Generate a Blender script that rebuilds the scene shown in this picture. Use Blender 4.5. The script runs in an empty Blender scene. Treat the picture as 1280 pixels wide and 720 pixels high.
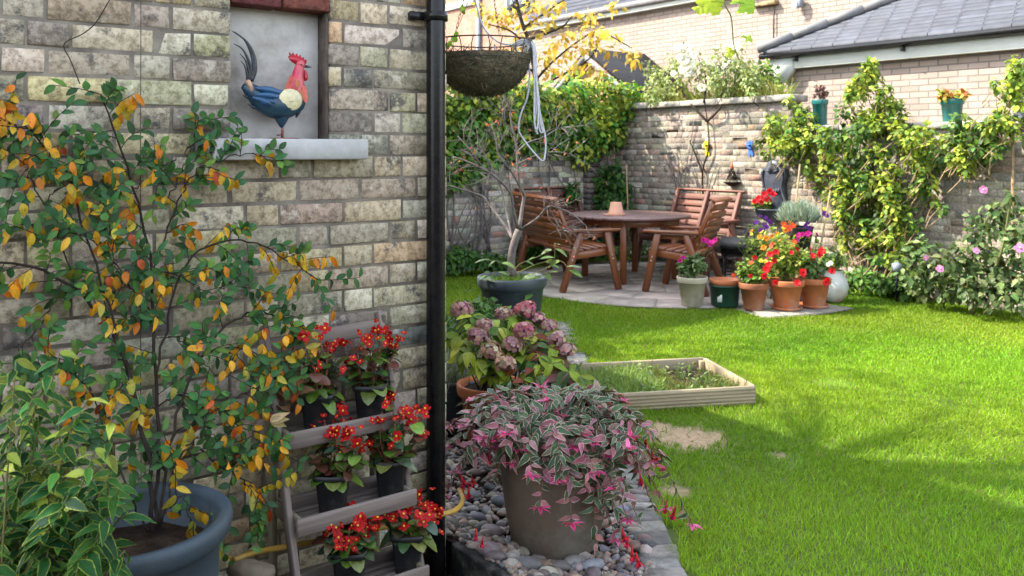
import bpy, math, random
import numpy as np
from mathutils import Vector, Matrix, Quaternion
rng = np.random.default_rng(7)
random.seed(7)
SC = bpy.context.scene
COL = SC.collection
PI = math.pi

# ------------------------------------------------------------------ measures
F = 1100.0; HX = 640.0; HY = 187.0; EYE = 1.5
U = np.array([.8026, .5965, 0.0]); V = np.array([-.5965, .8026, 0.0]); UP = np.array([0, 0, 1.0])
CORNER = np.array([-.2386, 3.2, 0.0])          # corner of the near house
KNEE = np.array([1.463, 12.57, 0.0])           # where the two garden walls meet

def px(x, y, Y):
    return np.array([(x-HX)/F*Y, Y, EYE-(y-HY)/F*Y])
def gr(x, y, z=0.0):
    Y = F*(EYE-z)/(y-HY)
    return np.array([(x-HX)/F*Y, Y, z])
def W(t, d, z):                                  # house wall: t along it, d out of it
    return CORNER + t*U - d*V + z*UP
def WP(x, y, d):                                 # point at offset d from house wall
    n = -V[:2]; c = n @ CORNER[:2] + d
    r = np.array([(x-HX)/F, 1.0]); Y = c/(n @ r)
    return px(x, y, Y)
def A(t, d, z):                                  # garden wall to the right of the knee
    return KNEE - t*V - d*U + z*UP
def AP(x, y, d):
    n = -U[:2]; c = n @ KNEE[:2] + d
    r = np.array([(x-HX)/F, 1.0]); Y = c/(n @ r)
    return px(x, y, Y)
def B(t, d, z):                                  # garden wall to the left of the knee
    return KNEE - t*U - d*V + z*UP
def BP(x, y, d):
    n = -V[:2]; c = n @ KNEE[:2] + d
    r = np.array([(x-HX)/F, 1.0]); Y = c/(n @ r)
    return px(x, y, Y)
def lin(r, g, b):
    f = lambda c: (c/12.92 if c <= .04045 else ((c+.055)/1.055)**2.4)
    return (f(r/255), f(g/255), f(b/255))

# ------------------------------------------------------------------ objects
def tag(o, label=None, cat=None, group=None, kind=None):
    if label: o['label'] = label
    if cat: o['category'] = cat
    if group: o['group'] = group
    if kind: o['kind'] = kind
    return o
def thing(name, label, cat, loc=(0, 0, 0), rotz=0.0, group=None):
    o = bpy.data.objects.new(name, None); COL.objects.link(o)
    o.location = tuple(float(v) for v in loc); o.rotation_euler = (0, 0, rotz); o.empty_display_size = .05
    return tag(o, label, cat, group)
def base_of(o):
    p = np.zeros(3)
    while o is not None:
        p = p + np.array(o.location); o = o.parent
    return p
def dup(o, parent=None, loc=None, rotz=None, label=None):
    c = o.copy(); COL.objects.link(c)
    if parent is not None: c.parent = parent
    if loc is not None: c.location = tuple(float(v) for v in loc)
    if rotz is not None: c.rotation_euler = (0, 0, rotz)
    if label: c['label'] = label
    for ch in list(o.children): dup(ch, c)
    return c

# ------------------------------------------------------------------ mesh builder
def _chamfer_template():
    vid = {}; vs = []
    for sx in (-1, 1):
        for sy in (-1, 1):
            for sz in (-1, 1):
                for k in range(3):
                    vid[(sx, sy, sz, k)] = len(vs); vs.append(((sx, sy, sz), k))
    faces = []
    for k in range(3):
        o = [a for a in range(3) if a != k]
        for s in (-1, 1):
            q = []
            for a, b in ((-1, -1), (1, -1), (1, 1), (-1, 1)):
                sg = [0, 0, 0]; sg[k] = s; sg[o[0]] = a; sg[o[1]] = b
                q.append(vid[(*sg, k)])
            faces.append(q)
    for m in range(3):
        k, l = [a for a in range(3) if a != m]
        for sk in (-1, 1):
            for sl in (-1, 1):
                def g(sm, ax):
                    sg = [0, 0, 0]; sg[m] = sm; sg[k] = sk; sg[l] = sl
                    return vid[(*sg, ax)]
                faces.append([g(-1, k), g(1, k), g(1, l), g(-1, l)])
    for sx in (-1, 1):
        for sy in (-1, 1):
            for sz in (-1, 1):
                faces.append([vid[(sx, sy, sz, k)] for k in range(3)])
    sgn = np.array([v[0] for v in vs], float); ax = np.array([v[1] for v in vs])
    p = sgn.copy()*.8
    for i, a in enumerate(ax): p[i, a] = sgn[i, a]
    out = []
    for f in faces:
        c = p[f].mean(0); n = np.cross(p[f[1]]-p[f[0]], p[f[2]]-p[f[0]])
        out.append(f if n @ c > 0 else f[::-1])
    return sgn, ax, out
CH_S, CH_A, CH_F = _chamfer_template()

class MB:
    def __init__(s):
        s.v = []; s.c = []; s.uv = []; s.f4 = []; s.f3 = []; s.fn = []; s.n = 0; s.sm4 = []
    def add(s, v, quads=None, tris=None, col=(1, 1, 1), uv=None, ngons=None):
        v = np.asarray(v, float); k = len(v)
        s.v.append(v)
        c = np.asarray(col, float)
        if c.ndim == 1: c = np.tile(c, (k, 1))
        s.c.append(c)
        s.uv.append(np.zeros((k, 2)) if uv is None else np.asarray(uv, float))
        if quads is not None and len(quads): s.f4.append(np.asarray(quads, np.int64)+s.n)
        if tris is not None and len(tris): s.f3.append(np.asarray(tris, np.int64)+s.n)
        if ngons:
            for g in ngons: s.fn.append(np.asarray(g, np.int64)+s.n)
        s.n += k
    def box(s, c, size, R=None, bev=.004, col=(1, 1, 1), jit=0.0):
        h = np.asarray(size, float)/2; b = min(bev, h.min()*.9)
        p = CH_S*(h-b)
        for i, a in enumerate(CH_A): p[i, a] = CH_S[i, a]*h[a]
        if jit: p = p + rng.normal(0, jit, (8, 3)).repeat(3, 0)
        L = int(np.argmax(h)); o = [a for a in range(3) if a != L]
        off = rng.uniform(0, 30, 2)
        uv = np.stack([p[:, L]+off[0], p[:, o[0]]+p[:, o[1]]+off[1]], 1)
        if R is not None: p = p @ np.asarray(R).T
        s.add(p+np.asarray(c, float), [f for f in CH_F if len(f) == 4], [f for f in CH_F if len(f) == 3], col, uv)
    def beam(s, p0, p1, w, h, up=(0, 0, 1), bev=.004, col=(1, 1, 1)):     # w across, h along up
        p0 = np.asarray(p0, float); p1 = np.asarray(p1, float)
        d = p1-p0; L = np.linalg.norm(d); d = d/L
        up = np.asarray(up, float); sd = np.cross(d, up); sd /= np.linalg.norm(sd); u2 = np.cross(sd, d)
        s.box((p0+p1)/2, (L, w, h), np.stack([d, sd, u2], 1), bev, col)
    def tube(s, pts, rad, k=6, col=(1, 1, 1), cap=True):
        pts = np.asarray(pts, float); n = len(pts)
        rad = np.full(n, rad) if np.isscalar(rad) else np.asarray(rad, float)
        if len(rad) != n: rad = np.interp(np.linspace(0, 1, n), np.linspace(0, 1, len(rad)), rad)
        tg = np.gradient(pts, axis=0); tg /= np.maximum(np.linalg.norm(tg, axis=1, keepdims=True), 1e-9)
        a = np.array([0, 0, 1.0]) if abs(tg[0, 2]) < .9 else np.array([1.0, 0, 0])
        nrm = np.cross(tg[0], a); nrm /= np.linalg.norm(nrm)
        ang = np.arange(k)*2*PI/k; out = []; ln = 0; uvs = []
        for i in range(n):
            nrm = nrm - tg[i]*(nrm @ tg[i]); nrm /= max(np.linalg.norm(nrm), 1e-9)
            bn = np.cross(tg[i], nrm)
            out.append(pts[i]+rad[i]*(np.cos(ang)[:, None]*nrm+np.sin(ang)[:, None]*bn))
            if i: ln += np.linalg.norm(pts[i]-pts[i-1])
            uvs.append(np.stack([np.full(k, ln), ang/(2*PI)*rad[i]*6], 1))
        q = [[i*k+j, i*k+(j+1) % k, (i+1)*k+(j+1) % k, (i+1)*k+j] for i in range(n-1) for j in range(k)]
        g = [list(range(k))[::-1], [(n-1)*k+j for j in range(k)]] if cap else None
        s.add(np.concatenate(out), q, None, col, np.concatenate(uvs), g)
    def lathe(s, prof, c, k=32, col=(1, 1, 1), wob=0.0, sq=0.0):
        prof = np.asarray(prof, float); n = len(prof); a = np.arange(k)*2*PI/k
        sh = 1+wob*np.sin(a*2+1.3)+wob*.5*np.sin(a*3)
        if sq: sh = sh/np.maximum(np.abs(np.cos(a)), np.abs(np.sin(a)))**sq
        r = prof[:, 0][:, None]*sh[None, :]
        v = np.stack([r*np.cos(a), r*np.sin(a), np.repeat(prof[:, 1][:, None], k, 1)], 2).reshape(-1, 3)+np.asarray(c, float)
        q = [[i*k+j, i*k+(j+1) % k, (i+1)*k+(j+1) % k, (i+1)*k+j] for i in range(n-1) for j in range(k)]
        uv = np.stack([np.tile(a/(2*PI), n), np.repeat(prof[:, 1], k)], 1)
        s.add(v, q, None, col, uv)
    def blob(s, c, r, R=None, k=10, m=6, col=(1, 1, 1), jit=0.0):
        c = np.asarray(c, float); r = np.asarray(r, float)*np.ones(3)
        th = np.linspace(0, PI, m+1); a = np.arange(k)*2*PI/k
        v = np.stack([np.sin(th)[:, None]*np.cos(a), np.sin(th)[:, None]*np.sin(a), np.repeat(np.cos(th)[:, None], k, 1)], 2).reshape(-1, 3)
        if jit:
            w = rng.normal(0, 1, (3, 3)); ph = rng.uniform(0, 6, 3)
            v = v*(1+jit*np.sin(v @ w.T*2+ph).sum(1, keepdims=True)/2)
        v = v*r
        if R is not None: v = v @ np.asarray(R).T
        q = [[i*k+j, (i+1)*k+j, (i+1)*k+(j+1) % k, i*k+(j+1) % k] for i in range(m) for j in range(k)]
        s.add(v+c, q, None, col)
    def prism(s, poly, z0, z1, col=(1, 1, 1), fr=None, bev=0.0):
        poly = np.asarray(poly, float); n = len(poly)
        ctr = poly.mean(0)
        rings = [(poly, z0), (poly, z1-bev)] + ([(ctr+(poly-ctr)*(1-bev/np.maximum(np.linalg.norm(poly-ctr, axis=1, keepdims=True), 1e-6)), z1)] if bev else [])
        if not bev: rings = [(poly, z0), (poly, z1)]
        v = np.concatenate([np.column_stack([p, np.full(n, z)]) for p, z in rings])
        m = len(rings)
        q = [[i*n+j, i*n+(j+1) % n, (i+1)*n+(j+1) % n, (i+1)*n+j] for i in range(m-1) for j in range(n)]
        uv = v[:, :2].copy()
        if fr is not None: v = np.array([fr(*p) for p in v])
        s.add(v, q, None, col, uv, [list(range(n))[::-1], [(m-1)*n+j for j in range(n)]])
    def leaves(s, P, D, N, L, Wd, C, tpl='oval', curve=.15, fold=.25, twist=0.0):
        T, w = TPL[tpl]; k = len(T); n = len(P)
        if n == 0: return
        curve = curve*rng.uniform(.4, 2.0, n)
        P = np.asarray(P, float); D = np.asarray(D, float); N = np.asarray(N, float)
        L = np.ones(n)*L; Wd = np.ones(n)*Wd; cv = np.ones(n)*curve
        D = D/np.maximum(np.linalg.norm(D, axis=1, keepdims=True), 1e-9)
        S = np.cross(D, N); S /= np.maximum(np.linalg.norm(S, axis=1, keepdims=True), 1e-9)
        N = np.cross(S, D)
        side = np.array([-1, 0, 1.0])
        x = (w[:, None]*side)[None]*(Wd/2)[:, None, None]
        y = np.repeat(T[:, None], 3, 1)[None]*L[:, None, None]
        z = fold*np.abs(x) - (cv*L)[:, None, None]*np.repeat(T[:, None]**2, 3, 1)[None]
        v = P[:, None, None]+x[..., None]*S[:, None, None]+y[..., None]*D[:, None, None]+z[..., None]*N[:, None, None]
        v = v.reshape(-1, 3)
        q = []
        for i in range(k-1):
            for j in range(2):
                q.append([i*3+j, i*3+j+1, (i+1)*3+j+1, (i+1)*3+j])
        q = np.asarray(q)[None]+(np.arange(n)*3*k)[:, None, None]
        uv = np.stack([np.tile(np.repeat((side*.5+.5)[None], k, 0).reshape(-1), n), np.tile(np.repeat(T, 3), n)], 1)
        C = np.asarray(C, float)
        if C.ndim == 1: C = np.tile(C, (n, 1))
        s.add(v, q.reshape(-1, 4), None, np.repeat(C, 3*k, 0), uv)
    def build(s, name, m, parent=None, smooth=False, origin=None):
        if s.n == 0: s.add(np.zeros((3, 3)), None, [[0, 1, 2]])
        v = np.concatenate(s.v)
        org = base_of(parent) if parent is not None else (np.zeros(3) if origin is None else np.asarray(origin, float))
        v = v-org
        loops = []; starts = []; tot = 0
        for arr, k in ((s.f4, 4), (s.f3, 3)):
            if arr:
                a = np.concatenate(arr); loops.append(a.reshape(-1)); starts.append(tot+np.arange(len(a))*k); tot += a.size
        for g in s.fn:
            loops.append(g); starts.append(np.array([tot])); tot += len(g)
        loops = np.concatenate(loops); starts = np.concatenate(starts)
        me = bpy.data.meshes.new(name)
        me.vertices.add(len(v)); me.vertices.foreach_set('co', v.astype(np.float32).reshape(-1))
        me.loops.add(len(loops)); me.loops.foreach_set('vertex_index', loops.astype(np.int32))
        me.polygons.add(len(starts)); me.polygons.foreach_set('loop_start', starts.astype(np.int32))
        if smooth: me.polygons.foreach_set('use_smooth', np.ones(len(starts), bool))
        me.update(calc_edges=True)
        ca = me.color_attributes.new('Col', 'FLOAT_COLOR', 'POINT')
        c = np.concatenate(s.c); c = np.column_stack([c, np.ones(len(c))]).astype(np.float32)
        ca.data.foreach_set('color', c.reshape(-1))
        ul = me.uv_layers.new(name='UVMap')
        uv = np.concatenate(s.uv)[loops].astype(np.float32)
        ul.data.foreach_set('uv', uv.reshape(-1))
        me.materials.append(m)
        o = bpy.data.objects.new(name, me); COL.objects.link(o)
        if parent is not None: o.parent = parent
        else: o.location = tuple(org)
        return o
TPL = {
    'oval': (np.array([0, .12, .35, .6, .82, 1]), np.array([.06, .55, 1, .95, .6, .03])),
    'lance': (np.array([0, .12, .32, .6, .82, 1]), np.array([.08, .6, 1, .75, .38, .02])),
    'round': (np.array([0, .08, .3, .6, .88, 1]), np.array([.35, .75, 1, .98, .62, .1])),
    'mid': (np.array([0, .35, .7, 1]), np.array([.1, 1, .75, .03])),
    'petal': (np.array([0, .4, .8, 1]), np.array([.25, .8, 1, .5])),
    'blade': (np.array([0, .45, 1]), np.array([1, .8, .05])),
}
def unit(n):
    v = rng.normal(0, 1, (n, 3)); return v/np.linalg.norm(v, axis=1, keepdims=True)
def pal(n, cols, wts=None, jit=.18, hue=.06):
    cols = np.asarray(cols, float)
    i = rng.choice(len(cols), n, p=None if wts is None else np.asarray(wts, float)/sum(wts))
    return cols[i]*np.exp(rng.normal(0, jit, (n, 1)))*np.exp(rng.normal(0, hue, (n, 3)))
def spline(pts, n):
    pts = np.asarray(pts, float); t = np.linspace(0, 1, len(pts)); tt = np.linspace(0, 1, n)
    out = np.empty((n, 3)); P = np.vstack([2*pts[0]-pts[1], pts, 2*pts[-1]-pts[-2]])
    for j, x in enumerate(tt*(len(pts)-1)):
        i = min(int(x), len(pts)-2); f = x-i
        p0, p1, p2, p3 = P[i], P[i+1], P[i+2], P[i+3]
        out[j] = .5*((2*p1)+(-p0+p2)*f+(2*p0-5*p1+4*p2-p3)*f*f+(-p0+3*p1-3*p2+p3)*f**3)
    return out
class Wave:                                       # smooth random field
    def __init__(s, sc, n=9, seed=1):
        r = np.random.default_rng(seed); s.k = r.normal(0, 1, (n, 3))*sc; s.p = r.uniform(0, 6.28, n)
    def __call__(s, P):
        return np.sin(np.asarray(P) @ s.k.T+s.p).mean(-1)*2.0

# ------------------------------------------------------------------ materials
def new_mat(name):
    m = bpy.data.materials.new(name); m.use_nodes = True
    nt = m.node_tree; nt.nodes.clear()
    o = nt.nodes.new('ShaderNodeOutputMaterial'); b = nt.nodes.new('ShaderNodeBsdfPrincipled')
    nt.links.new(b.outputs[0], o.inputs[0])
    return m, nt, b, o
def nd(nt, typ, **kw):
    n = nt.nodes.new(typ)
    for k, v in kw.items():
        if k.startswith('i_'): n.inputs[k[2:].replace('_', ' ')].default_value = v
        else: setattr(n, k, v)
    return n
def noise(nt, vec, scale, detail=4, rough=.55):
    n = nd(nt, 'ShaderNodeTexNoise'); n.inputs['Scale'].default_value = scale
    n.inputs['Detail'].default_value = detail; n.inputs['Roughness'].default_value = rough
    if vec is not None: nt.links.new(vec, n.inputs['Vector'])
    return n.outputs['Fac']
def ramp(nt, fac, stops):
    r = nd(nt, 'ShaderNodeValToRGB'); nt.links.new(fac, r.inputs[0]); e = r.color_ramp.elements
    while len(e) < len(stops): e.new(.5)
    for i, (p, c) in enumerate(stops):
        e[i].position = p; e[i].color = (c, c, c, 1) if np.isscalar(c) else (*c, 1)
    return r.outputs[0]
def mix(nt, a, b, fac, mode='MIX'):
    m = nd(nt, 'ShaderNodeMix', data_type='RGBA', blend_type=mode, clamp_factor=True)
    for s, x in ((0, fac), (6, a), (7, b)):
        if hasattr(x, 'is_output'): nt.links.new(x, m.inputs[s])
        else: m.inputs[s].default_value = x if s == 0 else (*x, 1)
    return m.outputs[2]
def bump(nt, b, h, strength=.3, dist=.01):
    n = nd(nt, 'ShaderNodeBump'); n.inputs['Strength'].default_value = strength; n.inputs['Distance'].default_value = dist
    nt.links.new(h, n.inputs['Height']); nt.links.new(n.outputs[0], b.inputs['Normal'])
def tc(nt, which='Object'):
    return nd(nt, 'ShaderNodeTexCoord').outputs[which]
def attr(nt, name='Col'):
    return nd(nt, 'ShaderNodeAttribute', attribute_name=name).outputs['Color']

def surf(name, c1, c2=None, rough=.7, scale=12, bumps=.25, bscale=60, spec=.4, metal=0.0, use_col=False, dirt=None, lo=.35, hi=.65, bdist=.006):
    m, nt, b, o = new_mat(name); t = tc(nt)
    c2 = c2 or tuple(x*.7 for x in c1)
    f = ramp(nt, noise(nt, t, scale, 6), [(lo, 0.0), (hi, 1.0)])
    col = mix(nt, c1, c2, f)
    if use_col: col = mix(nt, col, attr(nt), 1.0, 'MULTIPLY')
    if dirt is not None:
        d = ramp(nt, noise(nt, t, scale*.45, 8, .7), [(.5, 0.0), (.68, 1.0)])
        col = mix(nt, col, dirt, d)
    nt.links.new(col, b.inputs['Base Color'])
    b.inputs['Roughness'].default_value = rough; b.inputs['Metallic'].default_value = metal
    b.inputs['Specular IOR Level'].default_value = spec
    if bumps: bump(nt, b, noise(nt, t, bscale, 5), bumps, bdist)
    return m
def wood(name, c1, c2, c3=None, rough=.65, spec=.3, grain=1.0, lich=None):
    m, nt, b, o = new_mat(name); uv = tc(nt, 'UV')
    mp = nd(nt, 'ShaderNodeMapping'); mp.inputs['Scale'].default_value = (2.2, 55, 1); nt.links.new(uv, mp.inputs[0])
    g = noise(nt, mp.outputs[0], 1.0, 6, .6)
    mp2 = nd(nt, 'ShaderNodeMapping'); mp2.inputs['Scale'].default_value = (3, 9, 1); nt.links.new(uv, mp2.inputs[0])
    g2 = noise(nt, mp2.outputs[0], 1.3, 5)
    col = mix(nt, c1, c2, ramp(nt, g, [(.32, 0.0), (.7, 1.0)]))
    if c3: col = mix(nt, col, c3, ramp(nt, g2, [(.45, 0.0), (.75, .85)]))
    if lich is not None:
        col = mix(nt, col, lich, ramp(nt, noise(nt, tc(nt), 35, 8, .75), [(.58, 0.0), (.7, .7)]))
    col = mix(nt, col, attr(nt), 1.0, 'MULTIPLY')
    nt.links.new(col, b.inputs['Base Color']); b.inputs['Roughness'].default_value = rough
    b.inputs['Specular IOR Level'].default_value = spec
    bump(nt, b, g, .35*grain, .004)
    return m
def leafm(name, trans=.3, rough=.45, margin=None, mw=.3, vein=.35, spec=.35, spot=None, hue=.3):
    m, nt, b, o = new_mat(name)
    c = attr(nt); t = tc(nt)
    c = mix(nt, c, mix(nt, c, (.35, .35, .3), 1.0, 'MULTIPLY'), ramp(nt, noise(nt, t, 55, 3), [(.45, 0.0), (.8, .6)]))
    c = mix(nt, c, mix(nt, c, (1.35, 1.08, .55), 1.0, 'MULTIPLY'), ramp(nt, noise(nt, t, 28, 3), [(.42, 0.0), (.66, hue)]))
    uvn = tc(nt, 'UV'); sp = nd(nt, 'ShaderNodeSeparateXYZ'); nt.links.new(uvn, sp.inputs[0])
    a = nd(nt, 'ShaderNodeMath', operation='SUBTRACT'); nt.links.new(sp.outputs[0], a.inputs[0]); a.inputs[1].default_value = .5
    ab = nd(nt, 'ShaderNodeMath', operation='ABSOLUTE'); nt.links.new(a.outputs[0], ab.inputs[0])
    if vein: c = mix(nt, c, mix(nt, c, (1.9, 1.9, 1.6), 1.0, 'MULTIPLY'), ramp(nt, ab.outputs[0], [(.0, vein), (.07, 0.0)]))
    if vein:
        v1 = nd(nt, 'ShaderNodeMath', operation='MULTIPLY_ADD'); nt.links.new(sp.outputs[1], v1.inputs[0]); v1.inputs[1].default_value = 8.0
        v2 = nd(nt, 'ShaderNodeMath', operation='MULTIPLY'); nt.links.new(ab.outputs[0], v2.inputs[0]); v2.inputs[1].default_value = -5.0
        nt.links.new(v2.outputs[0], v1.inputs[2])
        v3 = nd(nt, 'ShaderNodeMath', operation='PINGPONG'); nt.links.new(v1.outputs[0], v3.inputs[0]); v3.inputs[1].default_value = .5
        c = mix(nt, c, mix(nt, c, (1.5, 1.5, 1.3), 1.0, 'MULTIPLY'), ramp(nt, v3.outputs[0], [(.0, vein*.9), (.16, 0.0)]))
        bump(nt, b, v3.outputs[0], .25, .002)
    if margin is not None:
        ad = nd(nt, 'ShaderNodeMath', operation='ADD'); nt.links.new(ab.outputs[0], ad.inputs[0])
        ms = nd(nt, 'ShaderNodeMath', operation='MULTIPLY'); nt.links.new(noise(nt, t, 90, 3), ms.inputs[0]); ms.inputs[1].default_value = .22
        nt.links.new(ms.outputs[0], ad.inputs[1])
        c = mix(nt, c, margin, ramp(nt, ad.outputs[0], [(.6-mw, 0.0), (.68-mw*.75, .85)]))
    if spot is not None:
        c = mix(nt, c, spot, ramp(nt, noise(nt, t, 110, 4, .7), [(.6, 0.0), (.68, .9)]))
    nt.links.new(c, b.inputs['Base Color']); b.inputs['Roughness'].default_value = rough
    b.inputs['Specular IOR Level'].default_value = spec
    tr = nd(nt, 'ShaderNodeBsdfTranslucent')
    nt.links.new(mix(nt, c, (1.25, 1.2, .6), 1.0, 'MULTIPLY'), tr.inputs[0])
    mx = nd(nt, 'ShaderNodeMixShader'); mx.inputs[0].default_value = trans
    nt.links.new(b.outputs[0], mx.inputs[1]); nt.links.new(tr.outputs[0], mx.inputs[2]); nt.links.new(mx.outputs[0], o.inputs[0])
    return m
def brickm(name, soot=(.05, .05, .055), sootlo=.5, soothi=.7, pale=(.55, .52, .45), palelo=.6, sscale=7, stain=None, bs=.8):
    m, nt, b, o = new_mat(name); t = tc(nt); c = attr(nt)
    n1 = noise(nt, t, 48, 9, .75)
    c = mix(nt, c, mix(nt, c, (.5, .48, .45), 1.0, 'MULTIPLY'), ramp(nt, n1, [(.44, 0.0), (.6, 1.0)]))
    c = mix(nt, c, pale, ramp(nt, noise(nt, t, 18, 9, .72), [(palelo, 0.0), (palelo+.1, .45)]))
    s1 = noise(nt, t, sscale, 10, .8)
    c = mix(nt, c, soot, ramp(nt, s1, [(sootlo, 0.0), (soothi, .85)]))
    c = mix(nt, c, tuple(x*.7 for x in soot), ramp(nt, noise(nt, t, 95, 5, .75), [(.6, 0.0), (.7, .8)]))
    if stain is not None: c = mix(nt, c, stain, ramp(nt, noise(nt, t, 2.2, 5), [(.55, 0.0), (.72, .6)]))
    nt.links.new(c, b.inputs['Base Color']); b.inputs['Roughness'].default_value = .9; b.inputs['Specular IOR Level'].default_value = .15
    h = mix(nt, noise(nt, t, 170, 8, .75), noise(nt, t, 28, 5), .45)
    bump(nt, b, h, bs, .007)
    return m
def brick_tex(name, c1, c2, cm, sc=1.0):             # for far walls: brick pattern over UV in metres
    m, nt, b, o = new_mat(name); uv = tc(nt, 'UV')
    br = nd(nt, 'ShaderNodeTexBrick'); nt.links.new(uv, br.inputs['Vector'])
    br.inputs['Color1'].default_value = (*c1, 1); br.inputs['Color2'].default_value = (*c2, 1); br.inputs['Mortar'].default_value = (*cm, 1)
    br.inputs['Scale'].default_value = 1.0; br.inputs['Brick Width'].default_value = .225*sc; br.inputs['Row Height'].default_value = .075*sc
    br.inputs['Mortar Size'].default_value = .009; br.inputs['Bias'].default_value = -.1
    c = mix(nt, br.outputs[0], (.35, .3, .27), ramp(nt, noise(nt, tc(nt), 2.5, 7, .7), [(.5, 0.0), (.75, .45)]))
    nt.links.new(c, b.inputs['Base Color']); b.inputs['Roughness'].default_value = .9
    iv = nd(nt, 'ShaderNodeMath', operation='SUBTRACT'); iv.inputs[0].default_value = 1; nt.links.new(br.outputs[1], iv.inputs[1])
    bump(nt, b, iv.outputs[0], .5, .01)
    return m
# ------------------------------------------------------------------ camera, light, sky
def setup():
    cam = bpy.data.objects.new('camera', bpy.data.cameras.new('camera')); COL.objects.link(cam)
    cam.location = (0, 0, EYE); cam.rotation_euler = (PI/2, 0, 0)
    c = cam.data; c.sensor_width = 36; c.lens = F/1280*36; c.shift_y = -(360-HY)/1280; c.clip_end = 500; c.clip_start = .05
    c.dof.use_dof = True; c.dof.focus_distance = 3.15; c.dof.aperture_fstop = 6.3
    SC.camera = cam
    w = bpy.data.worlds.new('World'); SC.world = w; w.use_nodes = True
    nt = w.node_tree; bg = nt.nodes['Background']
    sky = nt.nodes.new('ShaderNodeTexSky'); sky.sky_type = 'NISHITA'; sky.sun_disc = False
    sky.sun_elevation = math.radians(SUN_EL); sky.sun_rotation = math.radians(SUN_AZ)
    sky.dust_density = 1.5; sky.air_density = 1.0; sky.ozone_density = .6
    hs = nt.nodes.new('ShaderNodeHueSaturation'); hs.inputs['Saturation'].default_value = .45
    nt.links.new(sky.outputs[0], hs.inputs['Color']); nt.links.new(hs.outputs[0], bg.inputs[0]); bg.inputs[1].default_value = SKY
    l = bpy.data.objects.new('sun', bpy.data.lights.new('sun', 'SUN')); COL.objects.link(l)
    l.data.energy = SUN; l.data.angle = math.radians(.5); l.data.color = (1.0, .9, .76)
    az = math.radians(SUN_AZ); el = math.radians(SUN_EL)
    d = Vector((math.sin(az)*math.cos(el), math.cos(az)*math.cos(el), math.sin(el)))
    l.rotation_euler = d.to_track_quat('Z', 'Y').to_euler(); l.location = (-4, 2, 9)
    SC.view_settings.view_transform = 'Standard'; SC.view_settings.look = 'None'
    SC.view_settings.exposure = EXPO; SC.view_settings.gamma = 1
    SC.cycles.max_bounces = 8; SC.cycles.transparent_max_bounces = 8
    try: SC.cycles.use_denoising = True
    except Exception: pass
SUN_EL, SUN_AZ, SKY, SUN, EXPO = 45.0, -85.2, .15, 2.4, 2.68
setup()

# ------------------------------------------------------------------ shared materials
M = {}
M['stock'] = brickm('stock_brick', sootlo=.535, soothi=.62, pale=(.6, .57, .47), palelo=.55, sscale=8)
M['mortar'] = surf('mortar', (.22, .195, .155), (.11, .095, .08), .95, 9, .8, 120, .1)
M['gbrick'] = brickm('garden_brick', soot=(.14, .13, .125), sootlo=.58, soothi=.78, pale=(.42, .4, .35), palelo=.6, sscale=4.5, bs=.3)
M['gmortar'] = surf('garden_mortar', (.25, .22, .185), (.15, .135, .115), .95, 5, .7, 90, .1)
M['farbrick'] = brick_tex('buff_brick', (.31, .24, .195), (.235, .175, .145), (.14, .12, .105))
M['orangebrick'] = brick_tex('orange_brick', (.3, .15, .09), (.25, .125, .085), (.17, .13, .11))
M['stockflat'] = brick_tex('stock_brick_flat', (.36, .32, .23), (.2, .18, .14), (.15, .13, .11))
M['stone'] = surf('sill_stone', (.37, .37, .365), (.32, .32, .31), .85, 30, .25, 90, .25)
M['coping'] = surf('coping_stone', (.38, .35, .3), (.2, .19, .17), .9, 9, .5, 60, .2, dirt=(.1, .1, .09))
M['render'] = surf('niche_render', (.50, .49, .47), (.4, .39, .37), .9, 5, .3, 50, .2, dirt=(.25, .23, .2))
M['felt'] = surf('roofing_felt', (.018, .02, .026), (.012, .013, .017), .9, 12, .3, 60, .1)
M['darkplaster'] = surf('dark_plaster', (.12, .1, .085), (.07, .06, .05), .95, 20, .5, 70, .1)
M['redbrick'] = brickm('red_brick', pale=(.35, .16, .11), palelo=.62, sootlo=.58, soothi=.75)
M['blackpaint'] = surf('black_paint', (.004, .004, .005), (.008, .008, .008), .22, 25, .06, 40, .22)
M['blackplastic'] = surf('black_plastic', (.01, .011, .013), (.02, .021, .023), .5, 20, .08, 60, .3, dirt=(.05, .045, .04))
M['bluepot'] = surf('bluegrey_plastic', (.032, .05, .066), (.045, .065, .082), .5, 6, .2, 160, .3, dirt=(.07, .08, .08))
M['darkpot'] = surf('slate_plastic', (.03, .042, .052), (.045, .06, .07), .5, 8, .12, 120, .4)
M['terra'] = surf('terracotta', (.42, .145, .06), (.34, .115, .05), .8, 9, .2, 90, .2, dirt=(.4, .25, .18), lo=.42, hi=.58)
M['terrabrown'] = surf('brown_terracotta', (.26, .1, .05), (.2, .075, .04), .8, 9, .2, 90, .2, dirt=(.25, .16, .11))
M['terradull'] = surf('weathered_terracotta', (.125, .092, .066), (.08, .06, .045), .85, 4, .3, 60, .2, dirt=(.16, .15, .12))
M['terrapink'] = surf('pink_terracotta', (.5, .27, .18), (.44, .23, .16), .85, 10, .15, 90, .2)
M['palepot'] = surf('pale_stone_pot', (.4, .35, .27), (.3, .27, .2), .85, 8, .25, 80, .2, dirt=(.2, .19, .15))
M['whitepot'] = surf('whitewashed_pot', (.5, .5, .47), (.4, .42, .4), .7, 7, .2, 60, .3, dirt=(.42, .25, .17))
M['greenpot'] = surf('dark_green_plastic', (.012, .05, .032), (.018, .06, .04), .45, 12, .1, 60, .4)
M['tealpot'] = surf('teal_glaze', (.012, .12, .11), (.01, .09, .085), .25, 8, .08, 40, .5)
M['greyplastic'] = surf('grey_plastic', (.16, .19, .23), (.2, .23, .27), .5, 8, .1, 60, .4)
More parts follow.
